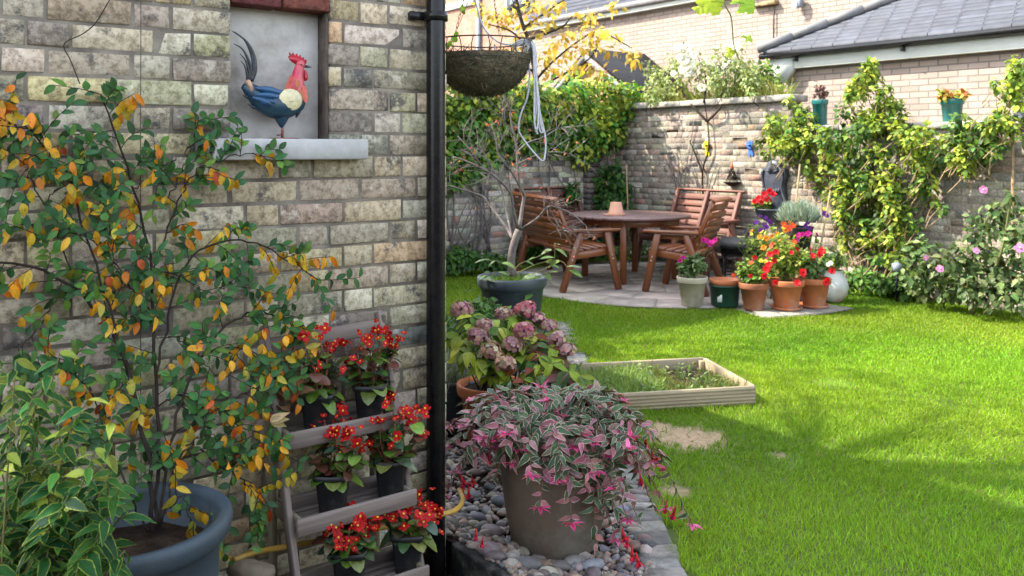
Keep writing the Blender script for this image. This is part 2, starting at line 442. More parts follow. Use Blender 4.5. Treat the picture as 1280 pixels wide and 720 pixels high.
M['soil'] = surf('soil', (.045, .03, .02), (.018, .013, .01), .95, 25, 1.0, 70, .1, bdist=.02)
M['earth'] = surf('dry_earth', (.25, .17, .1), (.15, .1, .065), .95, 18, 1.0, 80, .1, bdist=.02)
M['greywood'] = wood('weathered_wood', (.21, .175, .155), (.085, .07, .06), (.13, .105, .09), .8, .2, 1.2)
M['mosswood'] = wood('moss_stained_wood', (.16, .14, .1), (.08, .07, .05), (.11, .1, .05), .8, .2, 1.2)
M['stainwood'] = wood('red_brown_stained_wood', (.21, .068, .02), (.09, .027, .01), (.13, .042, .016), .36, .5, .6)
M['darkstain'] = wood('faded_red_wood', (.16, .07, .05), (.1, .043, .032), (.13, .065, .052), .6, .3, .7)
M['tabletop'] = wood('purple_brown_wood', (.16, .095, .085), (.1, .058, .052), (.135, .085, .08), .38, .5, .6)
M['sleeper'] = wood('pale_treated_wood', (.33, .27, .175), (.2, .16, .1), (.19, .17, .12), .8, .2, 1.0, lich=(.12, .13, .08))
M['slate'] = surf('roof_slate', (.045, .052, .068), (.03, .035, .046), .65, 7, .25, 40, .3, use_col=True)
M['lead'] = surf('grey_lead', (.11, .11, .115), (.16, .155, .15), .6, 8, .3, 30, .4)
M['white'] = surf('white_paint', (.45, .47, .44), (.4, .42, .39), .6, 4, .08, 30, .3)
M['bark'] = surf('brown_bark', (.032, .024, .019), (.018, .013, .011), .9, 25, .6, 90, .15)
M['greybark'] = surf('grey_bark', (.17, .148, .138), (.1, .085, .08), .85, 20, .5, 70, .2)
M['tanstem'] = surf('tan_stem', (.3, .22, .12), (.2, .14, .08), .85, 20, .3, 70, .2)
M['greenstem'] = surf('green_stem', (.1, .14, .04), (.12, .09, .04), .6, 20, .15, 70, .3)
M['redstem'] = surf('red_stem', (.16, .04, .03), (.1, .06, .03), .6, 20, .15, 70, .3)
M['moss'] = surf('dry_moss', (.16, .13, .085), (.06, .05, .036), .95, 22, 1.2, 60, .1, bdist=.02)
M['wire'] = surf('dark_wire', (.03, .028, .025), (.06, .045, .035), .6, 30, .1, 60, .4)
M['cord'] = surf('white_cord', (.5, .51, .53), (.36, .37, .4), .8, 60, .4, 300, .2)
M['hose'] = surf('yellow_hose', (.42, .25, .035), (.32, .19, .03), .45, 15, .08, 60, .4, dirt=(.16, .11, .05))
M['flag'] = surf('paving_flag', (.33, .29, .25), (.23, .205, .18), .85, 5, .4, 60, .25, use_col=True, dirt=(.14, .13, .115))
M['sett'] = surf('grey_sett', (.33, .32, .3), (.2, .195, .185), .95, 22, 1.0, 90, .15, use_col=True, dirt=(.12, .115, .1))
M['pebble'] = surf('pebble', (1, 1, 1), (.6, .58, .56), .6, 30, .15, 90, .35, use_col=True)
M['leaf'] = leafm('leaf', .32, .48, spec=.2)
M['leafgloss'] = leafm('glossy_leaf', .2, .28, spec=.5)
M['leaffar'] = leafm('soft_leaf', .32, .5, vein=0)
M['leafedge'] = leafm('leaf_with_yellow_edge', .28, .38, margin=(.3, .36, .06), mw=.1, spec=.15)
M['varieg'] = leafm('variegated_leaf', .25, .5, margin=(.5, .43, .32), mw=.14, vein=.2, spec=.18)
M['pinkleaf'] = leafm('pink_tip_leaf', .25, .45, margin=(.66, .45, .5), mw=.1, vein=.2)
M['petal'] = leafm('petal', .25, .5, vein=0, spec=.2, hue=.1)
M['autumn'] = leafm('autumn_leaf', .35, .5, vein=.2, spot=(.12, .06, .02), hue=.5)
M['grass'] = leafm('grass_blade', .4, .5, vein=0, spec=.15, hue=.15)
M['dryleaf'] = leafm('dry_leaf', .1, .8, vein=.4)
def ccol(name): return (1, 1, 1)

# ------------------------------------------------------------------ bricks
def brick_wall(mb, fr, t0, t1, z0, z1, pale, wts, holes=(), depth=.1, jz=.0025, jd=.0022, bevel=.005, course=.075, joint=.011, jcol=.2, startz=None, slope=None):
    o = fr(0, 0, 0); ex = fr(1, 0, 0)-o; ed = fr(0, 1, 0)-o; ez = UP
    z = z0; row = 0
    seqs = ([.215, .1025], [.1025, .215])
    while z < z1-.02:
        h = course-joint
        t = t0+(0 if row % 2 == 0 else -.055 if t0 < -1 else 0); k = row % 2
        if row % 2: t = t0-.05
        while t < t1-.01:
            w = (.215, .1025)[k % 2] if rng.random() > .18 else .215
            k += 1
            a, b = max(t, t0), min(t+w, t1)
            if t1-b < .03: b = t1
            t = t+w+joint
            segs = [(a, b)]
            for (h0, h1, g0, g1) in holes:
                if z+h > g0+.015 and z < g1-.015:
                    ns = []
                    for (p, q) in segs:
                        if q <= h0 or p >= h1: ns.append((p, q))
                        else:
                            if h0-p > .02: ns.append((p, h0))
                            if q-h1 > .02: ns.append((h1, q))
                    segs = ns
            for (p, q) in segs:
                if q-p < .02: continue
                j = lambda s: rng.normal(0, s)
                zz0, zz1 = z+j(jz*.5), z+h+j(jz*.5)
                dd = max(j(jd), -jd*.9); tl = j(.0005)
                c = []
                out = [(p, zz0), (q, zz0), (q, zz1), (p, zz1)]
                e = bevel*rng.uniform(.6, 1.9)
                ins = [(p+e, zz0+e), (q-e, zz0+e), (q-e, zz1-e), (p+e, zz1-e)]
                vs = [(x+j(.0012), dd+j(.0012)+tl*(1 if i in (1, 2) else -1), y+j(.0012)) for i, (x, y) in enumerate(ins)]
                vs += [(x+(j(.001) if t1-x > .01 else 0), dd-e*.9, y+j(.001)) for (x, y) in out]
                vs += [(x, -depth, y) for (x, y) in out]
                v = np.array(vs); v = o+v[:, :1]*ex+v[:, 1:2]*ed+v[:, 2:]*ez
                if slope is not None: pass
                qd = [[0, 1, 2, 3]]+[[4+i, 4+(i+1) % 4, (i+1) % 4, i] for i in range(4)]+[[8+i, 8+(i+1) % 4, 4+(i+1) % 4, 4+i] for i in range(4)]
                mb.add(v, qd, None, pal(1, pale, wts, jcol, .04)[0])
        z += course; row += 1
STOCK = [(q[0]*.95, q[1]*.93, q[2]*.92) for q in [(.45, .40, .27), (.40, .355, .26), (.28, .25, .205), (.16, .15, .135), (.05, .05, .05), (.46, .37, .21), (.49, .455, .35)]]
STOCKW = [6, 5, 1.7, .3, .1, 1.0, 4.5]
GB = [tuple(x*.72 for x in q) for q in [(.39, .335, .265), (.37, .3, .235), (.4, .36, .29), (.32, .295, .25), (.4, .275, .2), (.22, .205, .185), (.47, .43, .35)]]
GBW = [4, 3, 3.5, 2.5, .7, .35, 3]
GB2 = [(.46, .43, .34), (.4, .37, .29), (.3, .28, .24), (.17, .165, .16), (.42, .24, .19), (.52, .5, .44)]
GBW2 = [4, 4, 2.2, 1, .8, 3]

# ------------------------------------------------------------------ the near house
def near_house():
    root = thing('brick_house', 'near house corner of sooty yellow stock brick with a small plastered niche', 'house', CORNER)
    tl = lambda x: (lambda p: (p-CORNER) @ U)(WP(x, 200, 0))
    n0, n1 = tl(288), tl(413)
    zb, zt = 1.533, 1.957
    z0 = -.25
    mb = MB(); brick_wall(mb, W, -2.3, 0.0, z0+.004, 2.75, STOCK, STOCKW, holes=[(n0, n1, zb, zt+.075)], course=.0752, joint=.0085, bevel=.0032, jcol=.12, jd=.0018)
    mb.build('wall', M['stock'], root)
    mo = MB()
    def slab(a, b, c, d, d0=-.112, d1=-.0035):
        p = [W(a, d1, c), W(b, d1, c), W(b, d1, d), W(a, d1, d), W(a, d0, c), W(b, d0, c), W(b, d0, d), W(a, d0, d)]
        mo.add(p, [[0, 1, 2, 3], [1, 5, 6, 2], [4, 0, 3, 7], [3, 2, 6, 7], [0, 4, 5, 1]])
    slab(-2.3, n0-.004, z0, 2.75); slab(n1+.004, -.006, z0, 2.75); slab(n0-.004, n1+.004, z0, zb-.004); slab(n0-.004, n1+.004, zt+.079, 2.75)
    mo.build('mortar', M['mortar'], root)
    p = MB(); p.box(W((n0+n1)/2, -.1, (zb+zt)/2), (n1-n0+.3, .03, .6), np.stack([U, V, UP], 1), .002)
    p.build('niche_panel', M['render'], root)
    s = MB(); s1 = tl(451); s.box(W((n0-.07+s1)/2, -.018, zb-.032), (s1-n0+.07, .155, .066), np.stack([U, V, UP], 1), .005, jit=.0006)
    s.build('window_sill', M['stone'], root)
    rv = MB(); rv.box(W(n1-.004, -.048, (zb+zt)/2), (.008, .07, zt-zb-.004), np.stack([U, V, UP], 1), .001); rv.build('niche_reveal', M['darkplaster'], root)  # thin dark brown plate lining the right side of the niche
    l = MB(); k = 2                                   # flat arch of red brick on end, across the top of the niche
    w = (n1-n0)/k*.97
    for i in range(k):
        l.box(W(n0+(i+.5)*(n1-n0)/k, -.045, zt+.036), (w-.002, .1, .072), np.stack([U, V, UP], 1), .004, pal(1, [(.2, .062, .045), (.16, .055, .045), (.12, .05, .045)], None, .15)[0], .001)
    l.build('brick_lintel', M['redbrick'], root)
    # the body of the house behind, side wall, upper floor and roof, all outside the frame
    b = MB()
    def block(t0, t1, d0, d1, za, zb_, mbx):
        q = lambda t, d, z: W(t, d, z)
        P = [q(t0, d0, za), q(t1, d0, za), q(t1, d1, za), q(t0, d1, za), q(t0, d0, zb_), q(t1, d0, zb_), q(t1, d1, zb_), q(t0, d1, zb_)]
        for f, L in (((0, 1, 5, 4), t1-t0), ((1, 2, 6, 5), d0-d1), ((2, 3, 7, 6), t1-t0), ((3, 0, 4, 7), d0-d1)):
            H = zb_-za
            mbx.add([P[i] for i in f], [[0, 1, 2, 3]], None, (1, 1, 1), [(0, 0), (L, 0), (L, H), (0, H)])
        mbx.add([P[4], P[5], P[6], P[7]], [[0, 1, 2, 3]])
    block(-2.31, -.008, -.116, -8.08, z0, 2.75, b); block(-2.31, -.002, -.0, -8.08, 2.755, 2.86, b)
    b.build('upper_wall', M['stockflat'], root)
    r = MB(); r.box(W(-1.16, -4.04, 2.9), (2.32, 8.06, .07), np.stack([U, V, UP], 1), .01); r.build('roof', M['slate'], root)
    # unseen tall house block added further along to shade the patio
    n = thing('patio_shade_block', 'unseen tall brick block added beyond the near house to shade the patio', 'house', W(-2, -10, 0))
    b = MB(); block(-5.5, -.02, -8.1, -19, -.2, 8.5, b); b.build('wall', M['stockflat'], n)
    r = MB(); r.box(W(-2.76, -13.55, 8.56), (5.5, 10.9, .12), np.stack([U, V, UP], 1), .01); r.build('roof', M['slate'], n)
    # downpipe
    d = thing('drainpipe', 'glossy black round downpipe running up the house corner', 'drainpipe', WP(536, 700, .05))
    tp = tl(535.5); pm = MB()
    zs = [-.2, 0, .9, .9, 1.0, 1.0, 1.93, 1.93, 2.0, 2.0, 2.9]; rs = [.034]*11
    zs = [-.2, .5, 1.2, 1.9, 2.9]; rs = [.0335]*5
    pm.tube([W(tp, .05, z) for z in zs], rs, 24)
    zz = [z for z in zs]
    pm.build('pipe', M['blackpaint'], d, True)
    cl = MB(); cl.lathe([(.0336, 2.045), (.039, 2.045), (.0395, 2.05), (.0395, 2.13), (.0336, 2.14)], W(tp, .05, 0), 24); cl.build('socket', M['blackpaint'], d)
    c = MB(); c.lathe([(.034, 1.955), (.043, 1.955), (.043, 1.985), (.034, 1.985)], W(tp, .05, 0), 24); c.box(W(tp-.06, .03, 1.97), (.07, .012, .03), np.stack([U, V, UP], 1), .003); c.box(W(tp-.075, .012, 1.97), (.02, .03, .03), np.stack([U, V, UP], 1), .003)
    c.build('bracket', M['blackpaint'], d)
    return n0, n1, zb
NI0, NI1, NIZ = near_house()
# thin vertical line wire, and the training wires for the shrub
w = MB(); tw = (WP(177, 100, .012)-CORNER) @ U
w.tube([W(tw, .012, .1), W(tw-.004, .012, 1.2), W(tw, .012, 2.6)], .0014, 5)
tag(w.build('trellis_wire', M['wire'], None, origin=W(tw, .01, .1)), 'thin straight vertical grey wire down the stock brick wall behind the shrub', 'wire')
w = MB(); w.tube(spline([WP(137, 0, .02), WP(120, 28, .02), WP(104, 42, .025), WP(80, 55, .02), WP(88, 75, .02), WP(100, 105, .02)], 20), .0016, 5)
tag(w.build('dry_tendril', M['bark'], None, origin=WP(104, 42, .02)), 'short curly dead tendril clinging to the top left bricks', 'tendril')

# ------------------------------------------------------------------ garden walls
def wall_a():
    r = thing('garden_wall', 'sunlit pinkish brick garden wall along the back right with stone coping', 'wall', KNEE)
    tS = (AP(988, 120, 0)-KNEE) @ -V
    mb = MB(); brick_wall(mb, A, 0, tS, -.08, 2.06, GB, GBW, depth=.2, course=.0755, bevel=.0015, jd=.001, jz=.001, jcol=.1, joint=.009)
    brick_wall(mb, A, tS+.011, 8.2, -.08, 1.71, GB, GBW, depth=.2, course=.0755, bevel=.0015, jd=.001, jz=.001, jcol=.1, joint=.009)
    mb.build('brickwork', M['gbrick'], r)
    m = MB()
    for a, b, h in ((0, tS, 2.05), (tS, 8.2, 1.70)):
        P = [A(a, -.0025, -.2), A(b, -.0025, -.2), A(b, -.0025, h), A(a, -.0025, h), A(a, -.23, -.2), A(b, -.23, -.2), A(b, -.23, h), A(a, -.23, h)]
        m.add(P, [[0, 1, 2, 3], [1, 5, 6, 2], [5, 4, 7, 6], [4, 0, 3, 7], [3, 2, 6, 7]])
    m.build('mortar', M['gmortar'], r)
    c = MB(); R = np.stack([-V, -U, UP], 1); t = .1
    while t < tS+.02:
        L = min(.6, tS+.06-t); c.box(A(t+L/2, -.1, 2.1), (L-.008, .33, .075), R, .008, jit=.003); t += L
        if L < .6: break
    t = tS+.06
    while t < 8.2:
        c.box(A(t+.3, -.1, 1.745), (.592, .31, .06), R, .008, jit=.003); t += .6
    c.build('coping', M['coping'], r)
    r = thing('garden_wall', 'shaded yellowish brick garden wall at the back behind the benches, ivy on top', 'wall', KNEE)
    mb = MB(); brick_wall(mb, lambda t, d, z: B(-t, d, z), -5.5, -.02, -.08, 2.1, GB2, GBW2, depth=.2, course=.0755, bevel=.0015, jd=.001, jz=.001, jcol=.1, joint=.009)
    mb.build('brickwork', M['gbrick'], r)
    m = MB(); P = [B(5.5, -.0025, -.2), B(.0, -.0025, -.2), B(0, -.0025, 2.09), B(5.5, -.0025, 2.09), B(5.5, -.23, -.2), B(-.2, -.23, -.2), B(-.2, -.23, 2.09), B(5.5, -.23, 2.09)]
    m.add(P, [[0, 1, 2, 3], [1, 5, 6, 2], [5, 4, 7, 6], [4, 0, 3, 7], [3, 2, 6, 7]]); m.build('mortar', M['gmortar'], r)
    c = MB(); c.box(B(2.7, -.1, 2.12), (5.6, .32, .07), np.stack([U, V, UP], 1), .01); c.build('coping', M['coping'], r)
    # brick pier seen left of the corner plant
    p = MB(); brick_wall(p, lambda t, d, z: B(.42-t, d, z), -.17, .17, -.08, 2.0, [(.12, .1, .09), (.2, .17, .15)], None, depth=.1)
    p2 = [x.copy() for x in p.v]
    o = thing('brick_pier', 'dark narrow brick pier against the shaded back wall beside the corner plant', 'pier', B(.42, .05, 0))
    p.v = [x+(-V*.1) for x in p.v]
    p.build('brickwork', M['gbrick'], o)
wall_a()

# ------------------------------------------------------------------ neighbour buildings
def uplane(u, v, z): return U*u+V*v+UP*z
def quad_uv(mb, P, L, H, col=(1, 1, 1)):
    mb.add(P, [[0, 1, 2, 3]], None, col, [(0, 0), (L, 0), (L, H), (0, H)])
def buildings():
    uB = 12.0
    r = thing('tall_house', 'large sunlit buff brick house with grey eaves gutter rising behind the garden wall', 'house', uplane(uB, 5, -.2))
    w = MB(); quad_uv(w, [uplane(uB, 15.6, -.2), uplane(uB, -3, -.2), uplane(uB, -3, 4.2), uplane(uB, 15.6, 4.2)], 18.6, 4.4)
    quad_uv(w, [uplane(uB+6, 15.6, -.2), uplane(uB, 15.6, -.2), uplane(uB, 15.6, 4.2), uplane(uB+6, 15.6, 4.2)], 6, 4.4)
    w.build('wall', M['farbrick'], r)
    g = MB(); g.tube([uplane(uB-.16, 15.9, 4.26), uplane(uB-.16, -3, 4.26)], .06, 10); g.build('gutter', M['lead'], r, True)
    g = MB(); g.box(uplane(uB-.07, 6.4, 4.2), (.14, 19, .17), np.stack([U, V, UP], 1), .005); g.build('fascia', M['white'], r)
    s = MB(); n = 57
    for i in range(7):
        for j in range(n):
            v0 = -3+j*.33+(i % 2)*.16; c = pal(1, [(1, 1, 1), (.85, .86, .88)], None, .08, .01)[0]
            P = [uplane(uB-.18+i*.25, v0, 4.3+i*.14), uplane(uB-.18+i*.25, v0+.32, 4.3+i*.14), uplane(uB-.18+(i+1)*.27, v0+.32, 4.29+(i+1)*.15), uplane(uB-.18+(i+1)*.27, v0, 4.29+(i+1)*.15)]
            s.add(P, [[3, 2, 1, 0]], None, c)
    s.add([uplane(uB-.1, 15.9, 4.28), uplane(uB-.1, -3, 4.28), uplane(uB+4, -3, 6.6), uplane(uB+4, 15.9, 6.6)], [[0, 1, 2, 3]], None, (.5, .5, .5))
    s.build('roof', M['slate'], r)
    # cable and bracket, lamp box on that wall
    def far(x, y, u): 
        rr = np.array([(x-HX)/F, 1.0]); Y = u/(U[:2] @ rr); return px(x, y, Y)
    t = MB(); t.tube([far(968, -30, uB-.04), far(967, 30, uB-.04), far(967, 84, uB-.04)], .013, 6)
    o = t.build('wall_cable', M['wire'], None, origin=far(967, 84, uB-.04)); tag(o, 'dark vertical cable running down the sunlit buff brick house wall', 'cable')
    t = MB(); t.box(far(962, 4, uB-.06), (.12, .28, .07), np.stack([U, V, UP], 1), .01); t.box(far(950, 6, uB-.06), (.1, .3, .05), np.stack([U, V, UP], 1), .01)
    tag(t.build('timber_bracket', M['tanstem'], None, origin=far(962, 4, uB)), 'pale timber bracket at the top of the dark wall cable', 'bracket')
    r2 = thing('floodlight', 'small grey outdoor lamp box high on the buff brick house wall', 'lamp', far(998, 5, uB))
    t = MB(); t.box(far(998, 3, uB-.1), (.1, .14, .16), np.stack([U, V, UP], 1), .012); t.build('housing', M['greyplastic'], r2)
    t = MB(); t.box(far(993, 7, uB-.155), (.02, .09, .1), np.stack([U, V, UP], 1), .004); t.build('glass', M['white'], r2)
    # garage with a hipped slate roof
    uG = 9.72; vL = (far(975, 80, uG) @ V); ze = 2.74; pt = math.tan(math.radians(28))
    g = thing('garage', 'low brick garage with hipped grey slate roof and black gutter behind the right wall', 'garage', uplane(uG, vL, 0))
    w = MB(); u2 = uG+.16
    quad_uv(w, [uplane(u2, vL-.0, -.2), uplane(u2, vL-9, -.2), uplane(u2, vL-9, ze-.16), uplane(u2, vL, ze-.16)], 9, 2.9)
    quad_uv(w, [uplane(u2+2, vL, -.2), uplane(u2, vL, -.2), uplane(u2, vL, ze-.16), uplane(u2+2, vL, ze-.16)], 2, 2.9)
    w.build('wall', M['farbrick'], g)
    vE = far(955, 78, uG) @ V
    f = MB(); f.box(uplane(uG+.08, vL-4.36, ze-.1), (.1, 9.1, .17), np.stack([U, V, UP], 1), .004)
    pl = [(vL+.16, ze-.02), (vL+.16, ze-.36), (vL-.05, ze-.36), (vL-.18, ze-.2), (vL-.18, ze-.02)]
    f.prism([(a, b) for a, b in pl], -.02, .08, fr=lambda a, b, c: uplane(uG+.02+c, a, b)); f.build('fascia', M['white'], g)
    q = MB(); q.tube([uplane(uG-.05, vE+.02, ze+.0), uplane(uG-.05, vL-9, ze+.0)], .042, 12); q.build('gutter', M['blackpaint'], g, True)
    for k in range(5):
        bq = MB(); bq.box(uplane(uG+.0, vE-.5-k*1.45, ze-.07), (.1, .03, .06), np.stack([U, V, UP], 1), .006); bq.build('gutter_bracket', M['blackplastic'], g)
    s = MB(); dp = 2.22; rows = 20; dr = dp/rows
    for i in range(rows):
        r0, r1 = i*dr, (i+1)*dr+.03
        j = 0
        v0 = vE-r0-.02
        # start the row at the hip line
        st = v0 + (.0 if i % 2 else .15)
        a = st
        while a > vL-7.5:
            b = a-.3
            aa = min(a, v0)
            c = pal(1, [(1, 1, 1), (1.12, 1.12, 1.14), (.88, .9, .93)], None, .08, .01)[0]
            lift = .014
            top_a = min(aa, vE-r1)
            P = [uplane(uG-.05+r0, b+.008, ze+.06+r0*pt+lift), uplane(uG-.05+r0, aa, ze+.06+r0*pt+lift), uplane(uG-.05+r1, top_a, ze+.06+r1*pt), uplane(uG-.05+r1, b+.008, ze+.06+r1*pt)]
            lo = [p-UP*.035 for p in P[:2]]
            if top_a > b+.01: s.add(P+lo, [[1, 0, 3, 2], [4, 0, 1, 5]], None, c)
            a = b
    # the hip end plane and the underlay
    pk = uplane(uG-.05+dp, vE-dp, ze+.03+dp*pt)
    s.add([uplane(uG-.05, vE, ze+.03), uplane(uG-.05, vL-9, ze+.03), uplane(uG-.05+dp, vL-9, ze+.03+dp*pt), pk, uplane(uG-.05+2*dp, vE, ze+.03)], [[1, 0, 3, 2]], [[0, 4, 3]], (.4, .4, .42))
    s.build('roof', M['slate'], g)
    h = MB(); n = 7
    for i in range(n):
        p0 = uplane(uG-.09+dp*i/n, vE+.04-dp*i/n, ze+.1+pt*dp*i/n); p1 = uplane(uG-.09+dp*(i+1.06)/n, vE+.04-dp*(i+1.06)/n, ze+.1+pt*dp*(i+1.06)/n)
        h.tube([p0, p1], [.062, .058], 12)
    h.build('hip_tile', M['lead'], g, True)
    # little gabled shed roof left of the big wall, white bargeboard
    u1, u3 = 10.6, uB-.02
    pk1 = far(738, 66, u1); rt = far(813, 131, u1); vp, zp = pk1 @ V, pk1[2]; vr, zr = rt @ V, rt[2]
    sh = thing('shed', 'dark slate roofed shed whose white edged gable slopes down beside the ivy', 'shed', uplane(u1, vp, 0))
    w = MB(); ws = 2*vp-vr
    w.prism([(vr-.0, -.1), (vr, zr-.05), (vp, zp-.05), (ws, zr-.05), (ws, -.1)], 0, u3-u1, fr=lambda a, b, c: uplane(u1+c, a, b)); w.build('wall', M['orangebrick'], sh)
    for s_, e, n_ in ((vr, -1, 0), (ws, 1, 1)):
        q = MB(); q.prism([(vp, zp), (vp, zp+.07), (s_+e*.1, zr-.02), (s_+e*.1, zr-.09)], -.1, u3-u1-.01, fr=lambda a, b, c: uplane(u1+c, a, b)); q.build('roof_slope', M['felt'], sh)
        q = MB(); q.prism([(vp, zp-.02), (vp, zp-.14), (s_+e*.1, zr-.2), (s_+e*.1, zr-.1)], -.14, -.105, fr=lambda a, b, c: uplane(u1+c, a, b)); q.build('bargeboard', M['lead'], sh)
    # orange brick house far left with an arched window
    def wp(x, y, Y): return px(x, y, Y)
    uO = 14.5
    r = thing('orange_house', 'far orange brick house with an arched white window behind the yellow tree', 'house', uplane(uO, 18, -.2))
    w = MB(); quad_uv(w, [uplane(uO, 26, -.2), uplane(uO, 15.7, -.2), uplane(uO, 15.7, 8), uplane(uO, 26, 8)], 10.3, 8.2); w.build('wall', M['orangebrick'], r)
    c = far(650, 3, uO); fr = lambda a, b, cc: c-V*a+UP*b-U*cc
    arch = [(-.62, -.3), (.62, -.3)]+[(.62*math.cos(t), .3+.36*math.sin(t)) for t in np.linspace(0, PI, 12)]
    f = MB(); f.prism(arch, 0, .06, fr=fr); fo = f.build('window', M['white'], r)
    g = MB()
    for a in (-.29, .29): g.prism([(a-.24, -.2), (a+.24, -.2), (a+.24, .24), (a-.24, .24)], .061, .075, fr=fr)
    gm = surf('window_glass', (.02, .03, .04), (.03, .04, .05), .08, 3, 0, 10, .6); g.build('pane', gm, fo)
    b = MB(); b.box(far(567, 8, uO-.03), (.08, 2.2, .2), np.stack([U, V, UP], 1), .004); b.build('stone_band', M['stone'], r)
    q = MB(); q.tube([far(598, -20, uO-.06), far(598, 300, uO-.06)], .07, 8); q.build('downpipe', M['greyplastic'], r, True)
buildings()

# ------------------------------------------------------------------ ground
def bare(x, y):                                    # worn patches in the lawn, 0..1
    s = np.zeros(len(x)); wob = .35*np.sin(x*31+1)*np.sin(y*27)+.35*np.sin(x*67+y*23)*np.sin(y*71-x*31)+.2*np.sin(x*140+y*90)
    for cx, cy, rx, ry in ((.92, 4.6, .21, .2), (.72, 3.88, .07, .07), (1.32, 4.36, .05, .05), (.8, 4.75, .1, .1)):
        s = np.maximum(s, np.clip(1.35-(((x-cx)/rx)**2+((y-cy)/ry)**2)-wob, 0, 1))
    return s
EDGE = lambda y: .60-.022*(y-3.4)                  # left border of the lawn
def ground():
    m = surf('rough_ground', (.06, .045, .03), (.03, .025, .018), .95, 4, .5, 30, .1)
    g = MB(); g.add([(-120, -60, -.3), (120, -60, -.3), (120, 160, -.3), (-120, 160, -.3)], [[0, 1, 2, 3]]); tag(g.build('ground', m), None, None, None, 'structure')
    # lawn base sheet with slight undulation, worn patches from a colour attribute
    mm, nt, b, o = new_mat('lawn_soil'); t = tc(nt)
    c = mix(nt, (.11, .16, .018), (.07, .11, .015), noise(nt, t, 6, 5))
    e = mix(nt, (.46, .33, .2), (.28, .19, .11), ramp(nt, noise(nt, t, 40, 6, .7), [(.4, 0.0), (.65, 1.0)]))
    at = nd(nt, 'ShaderNodeSeparateColor'); nt.links.new(attr(nt), at.inputs[0])
    nt.links.new(mix(nt, c, e, at.outputs[0]), b.inputs['Base Color']); b.inputs['Roughness'].default_value = .95; bump(nt, b, noise(nt, t, 90, 6, .7), 1.0, .02)
    L = MB(); nx, ny = 150, 150
    ys = 1.2+(np.linspace(0, 1, ny)**1.5)*12.6; xs = np.linspace(0, 1, nx)
    X = np.empty((ny, nx)); Y = np.repeat(ys[:, None], nx, 1)
    for i, y in enumerate(ys): X[i] = np.where(y < 5.9, EDGE(y), 0)+(-3.0*np.clip((y-5.9)/1.0, 0, 1))*1.0+xs*0
    for i, y in enumerate(ys):
        l = EDGE(y) if y < 6.4 else EDGE(6.4)-(min(y-6.4, 1.0))*3.2
        X[i] = l+(7.5-l)*xs**1.3
    Z = LZ(X.ravel(), Y.ravel()).reshape(X.shape)
    v = np.stack([X, Y, Z], 2).reshape(-1, 3)
    q = [[i*nx+j, i*nx+j+1, (i+1)*nx+j+1, (i+1)*nx+j] for i in range(ny-1) for j in range(nx-1)]
    cc = bare(v[:, 0], v[:, 1])[:, None]*np.ones(3)
    L.add(v, q, None, cc); tag(L.build('lawn', mm, None, True), None, None, None, 'structure')
wv1 = Wave(1.1, 8, 3)
def LZ(x, y): return .012*wv1(np.stack([x, y, 0*x], 1))-.012
ground()
def in_patio(x, y, g=0.0):
    d = np.hypot(x-PC[0], y-PC[1]); a = np.degrees(np.arctan2(y-PC[1], x-PC[0]))
    return (d < 1.76+g) | ((d < 2.3+g) & (a > -78) & (a < -49.5))
PC = np.array([1.72, 10.05])
BED = dict(o=np.array([1.43, 5.19]), a=np.array([-.98, -.2]), b=np.array([-.2, .98]), L=1.15, D=.72)
def in_bed(x, y, g=.0):
    dx, dy = x-BED['o'][0], y-BED['o'][1]; a = dx*BED['a'][0]+dy*BED['a'][1]; b = dx*BED['b'][0]+dy*BED['b'][1]
    return (a > -g) & (a < BED['L']+g) & (b > -g) & (b < BED['D']+g)
def patio():
    mb = MB(); rings = [0, .38, .86, 1.32, 1.75]
    for i in range(4):
        n = (6, 10, 14, 18)[i]
        for j in range(n):
            a0, a1 = (j+.3*i)*2*PI/n, (j+1+.3*i)*2*PI/n; r0, r1 = max(rings[i]+.006, .01), rings[i+1]-.006
            e = .006/max(r1, .1)
            pts = [(PC[0]+r1*math.cos(t), PC[1]+r1*math.sin(t)) for t in np.linspace(a0+e, a1-e, 5)]+[(PC[0]+r0*math.cos(t), PC[1]+r0*math.sin(t)) for t in np.linspace(a1-e, a0+e, 4)]
            mb.prism(pts, -.05, .016+rng.normal(0, .002), pal(1, [(1, 1, 1), (.85, .84, .82), (1.1, 1.06, 1.0)], None, .1, .02)[0], bev=.006)
    n = 5
    for j in range(n):
        a0, a1 = math.radians(-76+j*26/n), math.radians(-76+(j+1)*26/n)
        pts = [(PC[0]+2.3*math.cos(t), PC[1]+2.3*math.sin(t)) for t in np.linspace(a0+.003, a1-.003, 5)]+[(PC[0]+1.765*math.cos(t), PC[1]+1.765*math.sin(t)) for t in np.linspace(a1-.003, a0+.003, 5)]
        mb.prism(pts, -.05, .016+rng.normal(0, .002), pal(1, [(1, 1, 1), (.85, .84, .82)], None, .1, .02)[0], bev=.006)
    # jointing sand under the flags
    s = MB(); pts = [(PC[0]+1.77*math.cos(t), PC[1]+1.77*math.sin(t)) for t in np.linspace(math.radians(-49), math.radians(281), 44)]+[(PC[0]+2.32*math.cos(t), PC[1]+2.32*math.sin(t)) for t in np.linspace(math.radians(-77), math.radians(-49.5), 14)]
    v = np.array([(a, b, .006) for a, b in pts]); v = np.vstack([v, [[PC[0], PC[1], .006]]]); k = len(pts)
    s.add(v, None, [[i, (i+1) % k, k] for i in range(k)])
    tag(s.build('patio_joints', M['gmortar']), None, None, None, 'structure')
    tag(mb.build('patio', M['flag']), None, None, None, 'structure')
patio()

